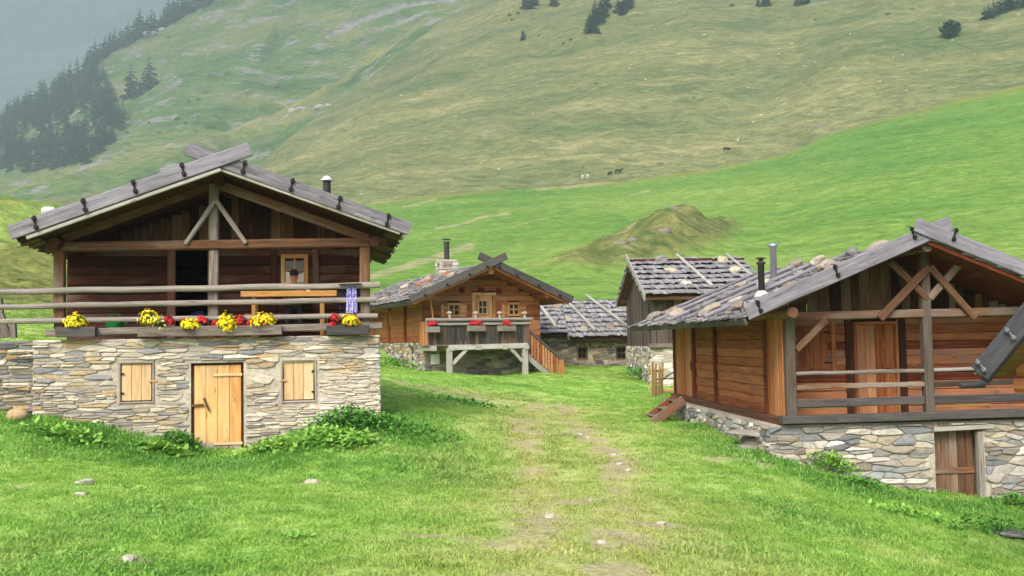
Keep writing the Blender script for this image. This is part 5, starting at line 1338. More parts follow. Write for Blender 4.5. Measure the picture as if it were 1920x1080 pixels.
for x in (843, 892, 937, 984):
    q = P(x, 594, vB); mb = MB(); lathe(mb, [(.05, -.05), (.05, .12), (.11, .13), (.1, .19), (.02, .22)], q, 10); part(mb, 'rail_cap', M['greypale'], H)
for x in (812, 845, 895, 945, 985):
    u = P(x, 645, vB).x; mb = MB(); beam(mb, (u, vB - .15, zd - .26), (u, .02, zd - .26), .2, .18); part(mb, 'joist', M['greypale'], H)
zb = P(910, 650, vB).z
mb = MB(); beam(mb, P(841, 652, vB), P(987, 648, vB), .2, .2, seg=5, wob=.008); part(mb, 'support_beam', M['greypale'], H)
for (x, y) in ((843, 704), (985, 700)):
    a = P(x, y, vB); mb = MB(); beam(mb, (a.x, vB, a.z - .15), (a.x, vB, zb - .05), .2, .2, up=UX, seg=3, wob=.006); part(mb, 'support_post', M['greypale'], H)
for (a, b) in (((849, 682), (874, 656)), ((980, 678), (957, 653))):
    mb = MB(); beam(mb, P(a[0], a[1], vB), P(b[0], b[1], vB), .12, .13); part(mb, 'brace', M['greypale'], H)
mb = MB(); q = R(808, 664, 823, 683, -.08); box(mb, (q[0], -.16, q[2]), (q[1], -.05, q[3])); box(mb, (q[0] + .03, -.168, q[2] + .03), (q[1] - .03, -.162, q[3] - .03)); part(mb, 'meter_box', M['white'], H)
# stair down to the right
s0, s1 = P(994, 640, vB), P(1054, 693, vB); zs0 = P(994, 622, vB).z; zs1 = P(1054, 676, vB).z
def stz(u): return zs0 + (zs1 - zs0) * (u - s0.x) / (s1.x - s0.x)
mb = MB(); x = s0.x + .03
while x < s1.x: beam(mb, (x + .06, vB + .02, stz(x) - .95), (x + .06, vB + .02, stz(x + .06) - .03), .03, .085, up=UX, ch=.005); x += .12
sp = part(mb, 'stair_parapet', M['orange'], H)
mb = MB(); beam(mb, (s0.x, vB + .01, zs0), (s1.x + .05, vB + .01, zs1), .12, .09); sub(mb, 'handrail', M['greyd'], sp)
mb = MB(); beam(mb, (s0.x - .3, vB + .08, stz(s0.x - .3) - 1.05), (s1.x - .1, vB + .08, stz(s1.x - .1) - 1.05), .06, .24); part(mb, 'stringer', M['rail'], H)
for k in range(7):
    x = s0.x + (s1.x - s0.x) * k / 7; mb = MB(); beam(mb, (x, vB + .12, stz(x) - 1.0), (x, -.1, stz(x) - 1.0), .26, .05); part(mb, 'tread', M['rail'], H)
mb = MB(); beam(mb, (s1.x, vB, -2.), (s1.x, vB, zs1 + .05), .14, .14, up=UX); part(mb, 'newel_post', M['orange'], H)
# roof
v0, v1 = -1.5, vEnd + .6; mb = MB(); RC = {}
for (e, s_) in ((eL, 51), (eR, 52)):
    RC[s_] = (Vector((e.x, v0, e.z + .05)), Vector((0, v1 - v0, 0)), Vector((ap.x - e.x, 0, ap.z - e.z)))
    slope_panel(mb, *RC[s_], course=.40, bw=(.09, .2), bt=.06, tk=.5, th=.1, seed=s_, over=.12, side_over=.0, ragged=.06)
part(mb, 'roof', [M['orange_r'], M['shingle_far']], H)
q, al, slp = RC[51]; mb = MB(); n_ = slp.cross(al).normalized(); n_ = n_ if n_.z > 0 else -n_
beam(mb, q - slp.normalized() * .1 - n_ * .05, q + al - slp.normalized() * .1 - n_ * .05, .06, .17, up=n_, seg=10, wob=.012); part(mb, 'eave_board', M['greyd'], H)
vv = -1.6; d1 = (ap - eL).normalized(); d2 = (ap - eR).normalized()
mb = MB(); beam(mb, eL - d1 * .1 + Vector((0, -.05, .12)), ap + d1 * .62 + Vector((0, -.05, .12)), .06, .30, seg=6, wob=.005); part(mb, 'verge_board', M['greyd'], H)
mb = MB(); beam(mb, eR - d2 * .1 + Vector((0, .012, .12)), ap + d2 * .62 + Vector((0, .012, .12)), .06, .30, seg=6, wob=.005); part(mb, 'verge_board', M['greyd'], H)
mb = MB(); beam(mb, eL + Vector((.05, .02, -.07)), ap + Vector((0, .02, -.07)), .06, .1); beam(mb, eR + Vector((-.05, .10, -.07)), ap + Vector((.02, .10, -.07)), .06, .1); part(mb, 'verge_strip', M['orange'], H)
for t_ in (.15, .42, .70, .92):
    for (e, d, o_) in ((eL, d1, -.08), (eR, d2, -.02)):
        q = e + d * (ap - e).length * t_ + Vector((0, o_, .05)); mb = MB(); pole(mb, [q, q + Vector((0, -.1, -.02))], .045, .045, n=7, seg=2, lump=0, wob=0); part(mb, 'peg', M['iron'], H)
for (u, z) in ((ap.x, ap.z - .22), (eR.x - .9, roofz(eR.x - .9) - .06), (eL.x + .8, roofz(eL.x + .8) - .06)):
    mb = MB(); pole(mb, [(u, -1.35, z), (u, vEnd, z)], .13, .13, n=10, wob=.005); part(mb, 'purlin', M['orange'], H)
for x, y, lab in ((867, 545, 'dark red dried flower ball left of the small attic door'), (902, 545, 'dark red dried flower ball above the small attic door'), (935, 546, 'dark red dried flower ball right of the small attic door')):
    q = P(x, y, -.1); flower_plant('flower_ball', FC.w(q.x, q.y, q.z - .05), .15, .1, .15, 70, 'dark_petal', lab, 'dried flower balls on the centre hut', int(x), 20, 'flower ball', fs=(.03, .05))
# chimney
c = roof_at(FC, RC[51], .42, .985, 0)
mb = MB(); cw = .38; zc0, zc1 = c.z - .5, c.z + .55
for (O, A, N_) in (((c.x - cw, c.y - cw, 0), UX, -UY), ((c.x - cw, c.y + cw, 0), UX, UY), ((c.x - cw, c.y - cw, 0), UY, -UX), ((c.x + cw, c.y - cw, 0), UY, UX)): stones(mb, O, A, N_, 0, 2 * cw, zc0, zc1, .3, .11, PAL_PALE, (), 61, depth=(.03, .06))
box(mb, (c.x - cw + .01, c.y - cw + .01, zc0), (c.x + cw - .01, c.y + cw - .01, zc1 + .06), 1); ch = part(mb, 'chimney', [M['stone'], M['mortar']], H)
mb = MB(); lathe(mb, [(.12, 0), (.12, .78), (.14, .78), (.14, .82)], (c.x, c.y, zc1 + .05), 12); lathe(mb, [(.2, .9), (.2, .93), (.03, .97)], (c.x, c.y, zc1 + .05), 12); sub(mb, 'stove_pipe', M['pipe'], ch)
rg = random.Random(15); GRP = 'stones weighing down the centre hut roof'
k = 0
for (a, s) in ((.1, .35), (.16, .7), (.22, .45), (.28, .8), (.34, .3), (.36, .55), (.45, .75), (.5, .35), (.58, .6), (.66, .8), (.2, .15), (.4, .12), (.6, .2), (.3, .6), (.55, .9)):
    roof_stone(FC, RC[51], a, s, (.28 * rg.uniform(.7, 1.1), .2, .09), 'rusty brown stone slab on the shingles of the middle hut' if k in (3, 5, 13) else 'grey stone slab on the shingles of the middle hut', GRP + (' - rusty' if k in (3, 5, 13) else ''), S('#96654a') if k in (3, 5, 13) else cols[k % 5], 400 + k); k += 1
G3 = 'geranium boxes on the centre hut balcony'
for (x, y, s, lab, l2) in ((811, 607, .2, 'red geraniums at the left end of the grey balcony', 'small grey box at the left end of the grey balcony'), (893, 605, .26, 'red geraniums at the middle of the grey balcony', 'grey box hung at the middle of the grey balcony'), (949, 605, .26, 'red geraniums near the right end of the grey balcony', 'grey box hung near the right end of the grey balcony')):
    q = P(x, y, vB - .2); flower_plant('geranium', FC.w(q.x, q.y, q.z - .05), s, .13, .12, 110, 'red_petal', lab, G3, int(x), 70, 'geranium', fs=(.03, .055))
    pl_ = empty('planter', FC.w(q.x, q.y - .0, q.z - .34), FC.yaw, l2, 'planter', 'boxes hung on the centre hut balcony'); w_ = s * 1.3
    mb = MB(); beam(mb, (-w_, -.1, .12), (w_, -.1, .12), .025, .22); beam(mb, (-w_, .1, .12), (w_, .1, .12), .025, .22); beam(mb, (-w_, 0, .02), (w_, 0, .02), .2, .025)
    for e in (-1, 1): beam(mb, (e * (w_ - .013), -.09, .12), (e * (w_ - .013), .09, .12), .025, .22)
    mb.build('box', M['rail'], pl_); mb = MB(); box(mb, (-w_ + .03, -.085, .04), (w_ - .03, .085, .17)); mb.build('soil', M['bark'], pl_)
q = P(814, 599, vB + .3); bro = empty('broom', FC.w(q.x, q.y, zd), FC.yaw, 'yellow handled broom leaning at the left end of the grey balcony', 'broom')
mb = MB(); pole(mb, [(.05, 0, .2), (-.12, .1, 1.75)], .03, .03, lump=0, wob=0); mb.build('handle', M['light'], bro); mb = MB(); beam(mb, (.05, -.15, .1), (.05, .15, .1), .08, .22); mb.build('brush', M['bark'], bro)

# ------------------------------------------------------------------ low stone shed between centre hut and barn
FB = Frame(1100, 45.0, 2, bz=-1.4)
P, R = kit(FB)
H = house_root('stone_shed', FB, 'low stone shed with long grey shingle roof and two small windows beside the orange hut', 'shed', 'old timber huts of the hamlet')
uL, uR_ = P(1005, 660).x, P(1206, 660).x; zT = P(1120, 632).z; zB = -2.2
wa, wb = R(1081, 648, 1103, 676), R(1154, 648, 1178, 676); ops = [wa, wb]
mb = MB(); stones(mb, (0, 0, 0), UX, -UY, uL, uR_, zB, zT + .1, .34, .14, PAL_DARK, ops, 71, depth=(.02, .05)); masonry(mb, (0, 0, 0), UX, -UY, uL, uR_, zB, zT + .1, .5, ops)
masonry(mb, (uL, 0, 0), UY, -UX, .5, 5, zB, zT + .1, .4); masonry(mb, (uR_, 0, 0), UY, UX, .5, 5, zB, zT + .1, .4); masonry(mb, (0, 5, 0), UX, UY, uL, uR_, zB, zT + .1, .4); part(mb, 'stone_walls', [M['stone'], M['mortar']], H)
for o in ops: window(H, (0, .12, 0), UX, -UY, *o, .09, 2, 2, 'beam', .08)
mb = MB(); rz = P(1100, 567, 2.6).z; RB = {}
e0, e1 = P(1003, 629, -.45), P(1066, 629, -.45); g0 = P(1066, 638, -.62); g1 = P(1204, 636, -.62)
RB[1] = (Vector((e0.x, e0.y, e0.z)), Vector((g0.x - e0.x, 0, 0)), Vector((0, 3.05, rz - e0.z)))
RB[2] = (Vector((g0.x, g0.y, g0.z + .06)), Vector((g1.x - g0.x, 0, 0)), Vector((0, 3.22, rz - g0.z)))
RB[3] = (Vector((e0.x, 5.6, e0.z)), Vector((g1.x - e0.x, 0, 0)), Vector((0, -3.0, rz - e0.z)))
for k_, q in RB.items(): slope_panel(mb, *q, course=.46, bw=(.08, .2), bt=.09, tk=.5, th=.12, seed=80 + k_, over=.06, side_over=.0, ragged=.05)
part(mb, 'roof', [M['dark_plank'], M['shingle_far']], H)
mb = MB(); beam(mb, (e0.x, 2.6, rz + .06), (g1.x, 2.6, rz + .06), .3, .1, seg=8, wob=.015); part(mb, 'ridge_board', M['greyd'], H)
mb = MB(); q = RB[2]; beam(mb, q[0] + Vector((0, -.05, .05)), q[0] + q[2] * .28 + Vector((0, 0, .07)), .09, .2); part(mb, 'verge_board', M['grey'], H)
GRP = 'poles laid on the low shed roof'
for (k_, a, da, lab) in ((1, .14, .52, 'thin pole lying slanted on the left part of the low shed roof'), (2, .0, .38, 'pale pole lying slanted on the middle of the low shed roof'), (2, .36, .52, 'long pale pole lying slanted on the right part of the low shed roof')):
    q = RB[k_]; roof_pole(FB, q, a + da, .1, 1.06, -da, .08, lab, GRP, 'greypale', .12)
rg = random.Random(4)
for k, (k_, a, s) in enumerate(((1, .8, .8), (2, .25, .8), (2, .05, .45), (2, .42, .5), (2, .85, .75), (2, .6, .2), (1, .6, .3), (2, .22, .18))):
    roof_stone(FB, RB[k_], a, s, (.24, .16, .09), 'rough stone lying on the shingles of the low shed', 'stones on the low shed roof', cols[(k + 4) % 5], 500 + k)

# ------------------------------------------------------------------ barn behind the right hut
FN = Frame(1222, 38.0, 2.5, bz=-1.8)
P, R = kit(FN)
H = house_root('barn', FN, 'tall grey timber barn on whitish stone base behind the brown larch hut', 'barn', 'old timber huts of the hamlet')
zB = -2.6; zT = P(1222, 650).z; zT2 = P(1240, 616).z; W_ = 6.2; Lb = 4.4
mb = MB(); stones(mb, (0, 0, 0), UY, -UX, 0, W_, zB, zT, .34, .15, PAL_PALE + PAL_GREY[:4], (), 91, depth=(.02, .06)); masonry(mb, (.02, 0, 0), UY, -UX, .4, W_, zB, zT, .4)
stones(mb, (0, 0, 0), UX, -UY, 0, Lb, zB, zT, .4, .15, PAL_PALE, (), 92, depth=(.01, .03)); masonry(mb, (0, 0, 0), UX, -UY, .02, Lb, zB, zT, .4); part(mb, 'stone_base', [M['stone'], M['mortar']], H)
ez = P(1214, 558, -.55).z; rzz = P(1190, 493, W_ / 2).z; sl_ = (rzz - ez) / (W_ / 2 + .55); ue = -.30
zw1 = ez + .5 * sl_
def topf(v): return rzz - abs(v - W_ / 2) * sl_ - .1
mb = MB(); siding(mb, (.06, 0, 0), UY, -UX, .04, W_, zT, 9, .22, (), vertical=True, top=topf, th=.05, lift=.03); siding(mb, (0, .06, 0), UX, -UY, .0, .95, zT, zw1, .22, (), vertical=True, th=.05, lift=.03); part(mb, 'grey_boarding', M['postd'], H)
mb = MB(); siding(mb, (0, .10, 0), UX, -UY, .95, Lb, zT + .1, zw1, .2, (), vertical=True, th=.05, lift=.02); part(mb, 'red_boarding', M['orange_r'], H)
mb = MB(); beam(mb, (-.1, -.02, zT + .04), (.95, -.02, zT + .04), .3, .16); part(mb, 'sill_beam', M['rail'], H); mb = MB(); beam(mb, (.95, -.0, zT + .02), (Lb, -.0, zT + .02), .2, .1); part(mb, 'pale_sill', M['light'], H)
for u in (.08, .95): mb = MB(); beam(mb, (u, .0, zT + .12), (u, .0, zw1), .16, .16, up=UX); part(mb, 'post', M['greyd'] if u < .5 else M['beam'], H)
mb = MB(); beam(mb, (1.0, -.05, zT + 1.0), (1.75, -.05, zT + .3), .1, .12); part(mb, 'brace', M['beam'], H)
mb = MB(); RN = {}
RN[1] = (Vector((ue, -.55, ez)), Vector((Lb - ue, 0, 0)), Vector((0, W_ / 2 + .55, rzz - ez))); RN[2] = (Vector((ue, W_ + .55, ez)), Vector((Lb - ue, 0, 0)), Vector((0, -W_ / 2 - .55, rzz - ez)))
for k_, q in RN.items(): slope_panel(mb, *q, course=.56, bw=(.08, .2), bt=.11, tk=.5, th=.1, seed=95 + k_, over=.05, side_over=.0, ragged=.03)
part(mb, 'roof', [M['beam'], M['shingle_far']], H)
mb = MB(); beam(mb, (ue, W_ / 2, rzz + .09), (Lb, W_ / 2, rzz + .09), .35, .12, seg=8, wob=.012); part(mb, 'ridge_board', M['dark'], H)
dd = Vector((0, W_ / 2 + .55, rzz - ez)).normalized(); mb = MB(); beam(mb, Vector((ue - .03, -.62, ez + .0)), Vector((ue - .03, W_ / 2, rzz + .08)) + dd * .5, .05, .27, up=UZ); part(mb, 'verge_board', M['greypale'], H)
d2 = Vector((0, -dd.y, dd.z)); mb = MB(); beam(mb, Vector((ue + .03, W_ + .62, ez + .0)), Vector((ue + .03, W_ / 2, rzz + .05)), .05, .22, up=UZ); part(mb, 'verge_board', M['grey'], H)
for t_ in (.12, .3, .5, .7): q = Vector((ue - .08, -.55, ez + .05)) + Vector((0, W_ / 2 + .55, rzz - ez)) * t_; mb = MB(); pole(mb, [q, q + Vector((-.1, 0, -.02))], .05, .05, n=7, seg=2, lump=0, wob=0); part(mb, 'peg', M['greyd'], H)
for v in (.15, W_ / 2, W_ - .15): mb = MB(); pole(mb, [(ue + .15, v, topf(v) - .08), (Lb, v, topf(v) - .08)], .12, .12); part(mb, 'purlin', M['beam'], H)
for (a, da, lab) in ((.56, -.13, 'pale pole lying up the barn roof, left of the stove pipe'), (.97, -.1, 'short pale pole on the barn roof beside the stove pipe')): roof_pole(FN, RN[1], a, .15, 1.08, da, .07, lab, 'poles on the barn roof', 'greypale', .12)
for k, (a, s, sz, c_, lab) in enumerate(((.27, .93, (.26, .2, .19), S('#8c8a83'), 'round grey stone on the barn ridge'), (.31, .62, (.34, .22, .12), S('#b5ab90'), 'broad pale stone below the round one on the barn roof'), (.36, .3, (.34, .22, .1), S('#c0b9a8'), 'flat pale stone lowest on the barn roof'),
                                         (.80, .92, (.38, .22, .15), S('#b5ab90'), 'long pale stone on the barn ridge'), (.84, .6, (.26, .2, .15), S('#c4bca8'), 'small pale stone below the long one on the barn roof'))):
    roof_stone(FN, RN[1], a, s, sz, lab, 'stones on the barn roof', c_, 550 + k)
# split-stake gate by the barn
g = gxy(1232, 742); GT = empty('stake_gate', (g[0], g[1], gz(*g)), rad(62), 'rough gate of pale split stakes beside the whitish barn wall', 'gate'); rg = random.Random(8)
kS = 33.0 / 1900
for i in range(7):
    mb = MB(); x = -.55 + i * .18 + rg.uniform(-.03, .03); h = rg.uniform(.95, 1.15); beam(mb, (x, rg.uniform(-.02, .02), -.05), (x + rg.uniform(-.04, .04), rg.uniform(-.05, .05), h), .05, .1, up=UX, seg=4, wob=.015); mb.build('stake', M['stake'], GT)
for z in (.25, .8): mb = MB(); beam(mb, (-.62, .05, z), (.62, .05, z + .03), .05, .08); mb.build('rail', M['stake'], GT)
c = at(1258, 725, 34.5); WR = empty('wire_gate', (c.x, c.y, gz(c.x, c.y)), FN.yaw, 'thin iron bar gate between the stake gate and the brown larch hut', 'gate')
mb = MB(); pole(mb, [(-.5, 0, .35), (.45, 0, .95)], .02, .02, lump=0, wob=0); pole(mb, [(-.5, 0, .5), (.5, 0, .5)], .02, .02, lump=0, wob=0); mb.build('bar', M['iron'], WR)
mb = MB(); beam(mb, (-.5, 0, .12), (.5, 0, .12), .08, .1); mb.build('bottom_rail', M['light'], WR)

# ------------------------------------------------------------------ corner of a nearer hut at the right edge
FE = Frame(1836, 11.0, -42, bz=-1.0)
P, R = kit(FE)
H = house_root('mountain_hut', FE, 'dark roof corner of the nearest hut at the right edge, iron straps on its verge', 'hut', 'old timber huts of the hamlet')
e = P(1838, 700, 0); pt = 1.22; hw = 1.9; ap = Vector((e.x + hw, 0, e.z + hw * pt)); eR = Vector((e.x + 2 * hw, 0, e.z)); dl_ = (ap - e).normalized()
mb = MB(); v1 = 4.0
for (q, s_) in ((e, 1), (eR, 2)): slope_panel(mb, (q.x, .06, q.z - .02), (0, v1, 0), (ap.x - q.x, 0, ap.z - q.z), course=.36, bt=.028, th=.06, seed=110 + s_, over=.03, ragged=.04)
part(mb, 'roof', [M['soffit'], M['shingle']], H)
mb = MB(); beam(mb, e, ap + dl_ * .3, .06, .22, seg=8, wob=.004); part(mb, 'verge_board', M['slate'], H)
mb = MB(); beam(mb, e - Vector((-.02, -.07, .09)), ap + Vector((0, .07, -.09)), .07, .09); part(mb, 'verge_strip', M['slate'], H)
for (x, y) in ((1838, 682), (1893, 622)):
    p_ = P(x + 2, y + 4, -.06); part(clamp_mb(p_, None, Vector((-.6, 0, .8)), .62), 'clamp', M['strap'], H)
mb = MB(); siding(mb, (0, .9, 0), UX, -UY, e.x + 1.0, e.x + 2 * hw - 1.0, -1.6, 6, .2, (), top=lambda u: ap.z - abs(u - ap.x) * pt - .12, th=.16, lift=.03, ch=.05); part(mb, 'log_wall', M['orange'], H)
mb = MB(); rg = random.Random(3)
for k in range(3):
    z = P(1900, (668, 694, 722)[k], .8).z; pole(mb, [(e.x + 1.4, 1.02, z), (P(1897 + 6 * (k % 2), 700, .9).x, 1.02, z)], .085, .085, n=12, seg=3, lump=.05)
part(mb, 'log_ends', M['orange'], H)
mb = MB(); siding(mb, (e.x + 1.03, .9, 0), UY, -UX, .1, 2.9, -1.6, e.z + .3, .2, (), th=.16, lift=.03, ch=.05); siding(mb, (e.x + 2 * hw - 1.03, .9, 0), UY, UX, .1, 2.9, -1.6, e.z + .3, .2, (), th=.16); part(mb, 'side_wall', M['orange'], H)
p_ = P(1800, 724, .35); mb = MB(); pole(mb, [p_, p_ + Vector((.2, .2, .01))], .032, .034, n=12, wob=.0); part(mb, 'eave_pole', M['slate'], H)
for u in (ap.x,): z = ap.z - abs(u - ap.x) * pt - .22; mb = MB(); pole(mb, [(u, .2, z), (u, v1, z)], .1, .1, n=10); part(mb, 'purlin', M['orange'], H)
# ------------------------------------------------------------------ trees
def conifer(seed, h, spread, levels=13, per=8, broad=False):
    rg = random.Random(seed); tr = MB(); cr = MB()
    pole(tr, [(0, 0, -.6), (rg.uniform(-.15, .15), rg.uniform(-.15, .15), h * .5), (0, 0, h * .97)], h * .022, h * .003, n=6, seg=5, wob=.05)
    for k in range(levels):
        t = k / (levels - 1); z = h * (.06 + .90 * t)
        prof = (1 - t) ** .8 if not broad else math.sin(math.pi * min(1, .18 + .82 * t)) ** .7
        R_ = spread * (prof * rg.uniform(.8, 1.12) + .05)
        n = max(4, int(per * (.55 + .6 * (1 - t))))
        for j in range(n):
            if rg.random() < .10: continue
            a = 6.283 * (j + rg.random() * .8) / n; r = R_ * rg.uniform(.6, 1.15); dr = r * rg.uniform(.1, .42) * (1 if not broad else -.2); wd = r * rg.uniform(.20, .34) + .1
            c, s = math.cos(a), math.sin(a); z0 = z + rg.uniform(-.03, .03) * h
            rn = rg.random()
            # a drooping spray: three ragged leaf-shaped lobes
            for f0, f1, sw in ((.05, .55, 1.), (.35, .85, .8), (.62, 1.0, .5)):
                p0 = Vector((c * r * f0, s * r * f0, z0 - dr * f0)); p1 = Vector((c * r * f1, s * r * f1, z0 - dr * f1 * 1.15)); m = p0.lerp(p1, .6); q = Vector((-s, c, 0)) * wd * sw * rg.uniform(.7, 1.2); dn = Vector((0, 0, -wd * .55))
                cr.add([p0, m + q + dn * rg.uniform(.3, 1.2), p1, m - q + dn * rg.uniform(.3, 1.2), m + Vector((0, 0, wd * .3))], [[0, 1, 4], [1, 2, 4], [2, 3, 4], [3, 0, 4]], None, min(1, max(0, rn * .7 + .3 * f1 + rg.uniform(-.15, .15))))
    return tr, cr
def merged(tr, cr):
    mb = MB(); mb.add(tr.v, tr.f, tr.uv, .5, mi=0)
    b = len(mb.v); mb.v += cr.v; mb.r += cr.r; mb.c += cr.c; mb.f += [[b + i for i in f] for f in cr.f]; mb.uv += cr.uv; mb.m += [1] * len(cr.f); return mb
small_trees = []
for i in range(5):
    t_, c_ = conifer(700 + i, 1.0 * 14, (3.6, 4.1, 3.2, 4.5, 3.8)[i], 12, 9)
    small_trees.append(merged(t_, c_).build('conifer', [M['bark'], M['needle']]))
rg = random.Random(77); used = [False] * 5
def plant(p, h, label, group, i=None):
    i = rg.randrange(5) if i is None else i
    if used[i]: o = small_trees[i].copy(); COL.objects.link(o)
    else: o = small_trees[i]; used[i] = True
    k = h / 14 * (1.3 if p.x > 0 else 1.32); o.location = p - Vector((0, 0, .3)); o.scale = (k * rg.uniform(1.0, 1.4), k * rg.uniform(1.0, 1.4), k); o.rotation_euler = (0, 0, rg.random() * 6.28)
    tag(o, label, 'tree', group)
poly = [(-30, 372), (-30, 232), (0, 222), (40, 192), (75, 175), (118, 156), (150, 136), (176, 122), (192, 138), (200, 165), (214, 192), (232, 226), (214, 262), (190, 290), (160, 316), (110, 338), (80, 346), (40, 362)]
def inside(x, y):
    r = False; j = len(poly) - 1
    for i in range(len(poly)):
        if (poly[i][1] > y) != (poly[j][1] > y) and x < (poly[j][0] - poly[i][0]) * (y - poly[i][1]) / (poly[j][1] - poly[i][1]) + poly[i][0]: r = not r
        j = i
    return r
n_ = 0; yy = 128.0
rowsM = 74
while yy < 372:
    xx = -28.0
    while xx < 236:
        x, y = xx + rg.uniform(-6, 6), yy + rg.uniform(-5, 5)
        clear = math.hypot((x - 150) / 1.6, y - 232) < 16 or math.hypot((x - 62) / 2, y - 262) < 8
        if inside(x, y) and not clear and rg.random() < .95 and n_ < 228:
            p = hit(fG, x, y, rowsM); plant(p, rg.uniform(13, 26) * min(1.15, p.y / 1500 + .1), 'dark conifer standing in the dense wood on the left slope', 'conifers of the wood on the left slope'); n_ += 1
        xx += 12.5
    yy += 10.5
for (x, y) in ((168, 122), (178, 114), (186, 106), (197, 104), (206, 92), (215, 90), (226, 82), (232, 84), (240, 74), (250, 76), (256, 68), (268, 66), (276, 58), (284, 62), (290, 52), (300, 48), (308, 46), (316, 40), (326, 34), (334, 30), (345, 26), (352, 20), (362, 18), (372, 12), (382, 8), (392, 4), (320, 22), (338, 14), (356, 8), (262, 58), (302, 30), (310, 24), (330, 8), (345, 4)):
    p = hit(fG, x, y + 4, rowsM); plant(p, rg.uniform(19, 33), 'conifer of the thin row along the left skyline ridge', 'conifers along the left ridge')
for (x, y, h, lab) in ((246, 182, 36, 'left and fuller of two lone conifers right of the wood'), (280, 168, 36, 'right and slimmer of two lone conifers right of the wood'), (264, 178, 20, 'shorter conifer between the two lone conifers right of the wood')): plant(hit(fG, x, y, rowsM), h * .9, lab, None)
def on_hill(x, y): return hit(hG, x, y)
G5 = 'conifers at the top edge of the photo'
for (x, y, h) in ((984, 14, 12), (992, 16, 13), (1001, 10, 14), (1036, 10, 10), (1043, 12, 11), (1106, 62, 17), (1112, 50, 17), (1118, 62, 13), (1124, 44, 18), (1133, 34, 17), (1116, 36, 16), (1128, 22, 16), (1138, 16, 14), (1160, 24, 14), (1168, 27, 15), (1176, 18, 14), (1184, 8, 12), (1422, 12, 9), (1432, 11, 10), (1440, 10, 10), (1495, 10, 9), (1505, 8, 10), (1514, 6, 10)):
    p = on_hill(x, y); plant(p, h * p.y / 900, 'small conifer in the scattered clumps along the top of the pasture', G5)
p = on_hill(981, 75); plant(p, 10 * p.y / 900, 'lone small dark conifer on the pasture below the top clumps', None, 0)
G6 = 'conifers at the top right corner'
for (x, y, h) in ((1846, 35, 10), (1854, 34, 12), (1864, 30, 14), (1875, 26, 15), (1885, 22, 15), (1896, 18, 14), (1908, 15, 13), (1918, 14, 14)): p = on_hill(x, y); plant(p, h * p.y / 900, 'conifer of the dark clump in the top right corner', G6)
# bigger lone stone pine: trunk and crown as parts
p = on_hill(1783, 71); LP = empty('lone_pine', p, 0, 'round crowned dark pine standing alone high on the right pasture', 'tree')
t_, c_ = conifer(900, 38 * p.y / 1900, 20 * p.y / 1900, 15, 11, True); t_.build('trunk', M['bark'], LP); c_.build('crown', M['needle'], LP)
def bush(p, r, label, group, seed):
    rr = random.Random(seed); mb = MB()
    for _ in range(70):
        d = Vector((rr.gauss(0, 1), rr.gauss(0, 1), abs(rr.gauss(0, .8)))).normalized() * r * rr.uniform(.4, 1); a = Vector((rr.gauss(0, 1), rr.gauss(0, 1), rr.gauss(0, 1))).normalized(); b = a.orthogonal().normalized(); s = r * rr.uniform(.18, .34)
        mb.add([d - a * s, d - b * s * .6, d + a * s, d + b * s * .6], [[0, 1, 2, 3]], None, rr.random())
    o = mb.build('bush', M['bush']); o.location = p; tag(o, label, 'bush', group)
for i, (x, y, r) in enumerate(((1057, 83, 1.7), (1070, 76, 1.9), (960, 38, 1.6), (955, 30, 2), (972, 26, 1.9), (1118, 158, 1.4), (1372, 12, 2.6), (1665, 28, 2.2), (1710, 18, 1.8), (1528, 38, 1.4), (1010, 68, 1.2), (1640, 168, .9), (1526, 166, .9), (1300, 184, 1.0))):
    p = on_hill(x, y); bush(p, r * p.y / 800, 'small dark bush dotted on the dry pasture', 'bushes on the dry pasture', 40 + i)
for i, (x, y, r) in enumerate(((318, 72, 3.5), (332, 225, 3), (350, 232, 2.6), (372, 188, 2.4), (280, 232, 2.2), (520, 165, 3), (400, 240, 2), (240, 250, 2), (355, 190, 2), (300, 250, 1.8))):
    p = hit(fG, x, y, 10); bush(p, r, 'dark bush on the green rocky far slope', 'bushes on the far slope', 60 + i)

# stones lying on the slopes
k = 0
for (x, y) in ((1272, 102), (1460, 101), (1507, 124), (1528, 117), (1582, 127), (1675, 107), (1692, 103), (1650, 153), (1738, 132), (1403, 165), (1427, 216), (1412, 229), (1594, 64), (1827, 102), (1294, 154), (1909, 27), (1485, 82), (753, 179), (903, 306), (935, 318), (678, 364), (1211, 149), (1180, 128), (1229, 54), (855, 218), (647, 266), (672, 268), (700, 262), (1000, 214), (1320, 66), (1336, 60), (1785, 76), (1700, 170), (1560, 214)):
    p = on_hill(x, y); s = p.y / 1900 * rg.uniform(1.6, 3.2); rock('pasture_stone', p, (s, s, s * .55), 'pale stone lying in the dry pasture', 'stone', 'pale stones strewn on the dry pasture', 600 + k, S('#c9c6bd')); k += 1
for (x, y, sx, lab) in ((1291, 292, 7, 'low grey boulder in the pasture near the black cow'), (1516, 238, 5, 'dark boulder at the upper meadow edge')):
    p = on_hill(x, y); s = p.y / 1900 * sx; rock('boulder', p, (s, s * .6, s * .35), lab, 'boulder', None, 640 + k, S('#807a70')); k += 1
for (x, y, sx, sz, lab) in ((548, 208, 9, 6, 'leftmost pale crag in the gully above the large hut'), (566, 205, 10, 5, 'pale crag left of centre in the gully above the large hut'), (600, 201, 11, 5, 'broad pale crag right of centre in the gully above the large hut'), (616, 198, 7, 4, 'rightmost small crag in the gully above the large hut'), (283, 66, 16, 9, 'pinkish rock face on the skyline ridge among conifers'), (303, 56, 8, 5, 'small rock beside the pinkish face on the skyline ridge')):
    p = hit(fG, x, y, 10); s = p.y / 1900; rock('crag', p, (s * sx, s * sx * .6, s * sz), lab, 'rock', None, 650 + k, S('#b0a79f'), rough=.5); k += 1
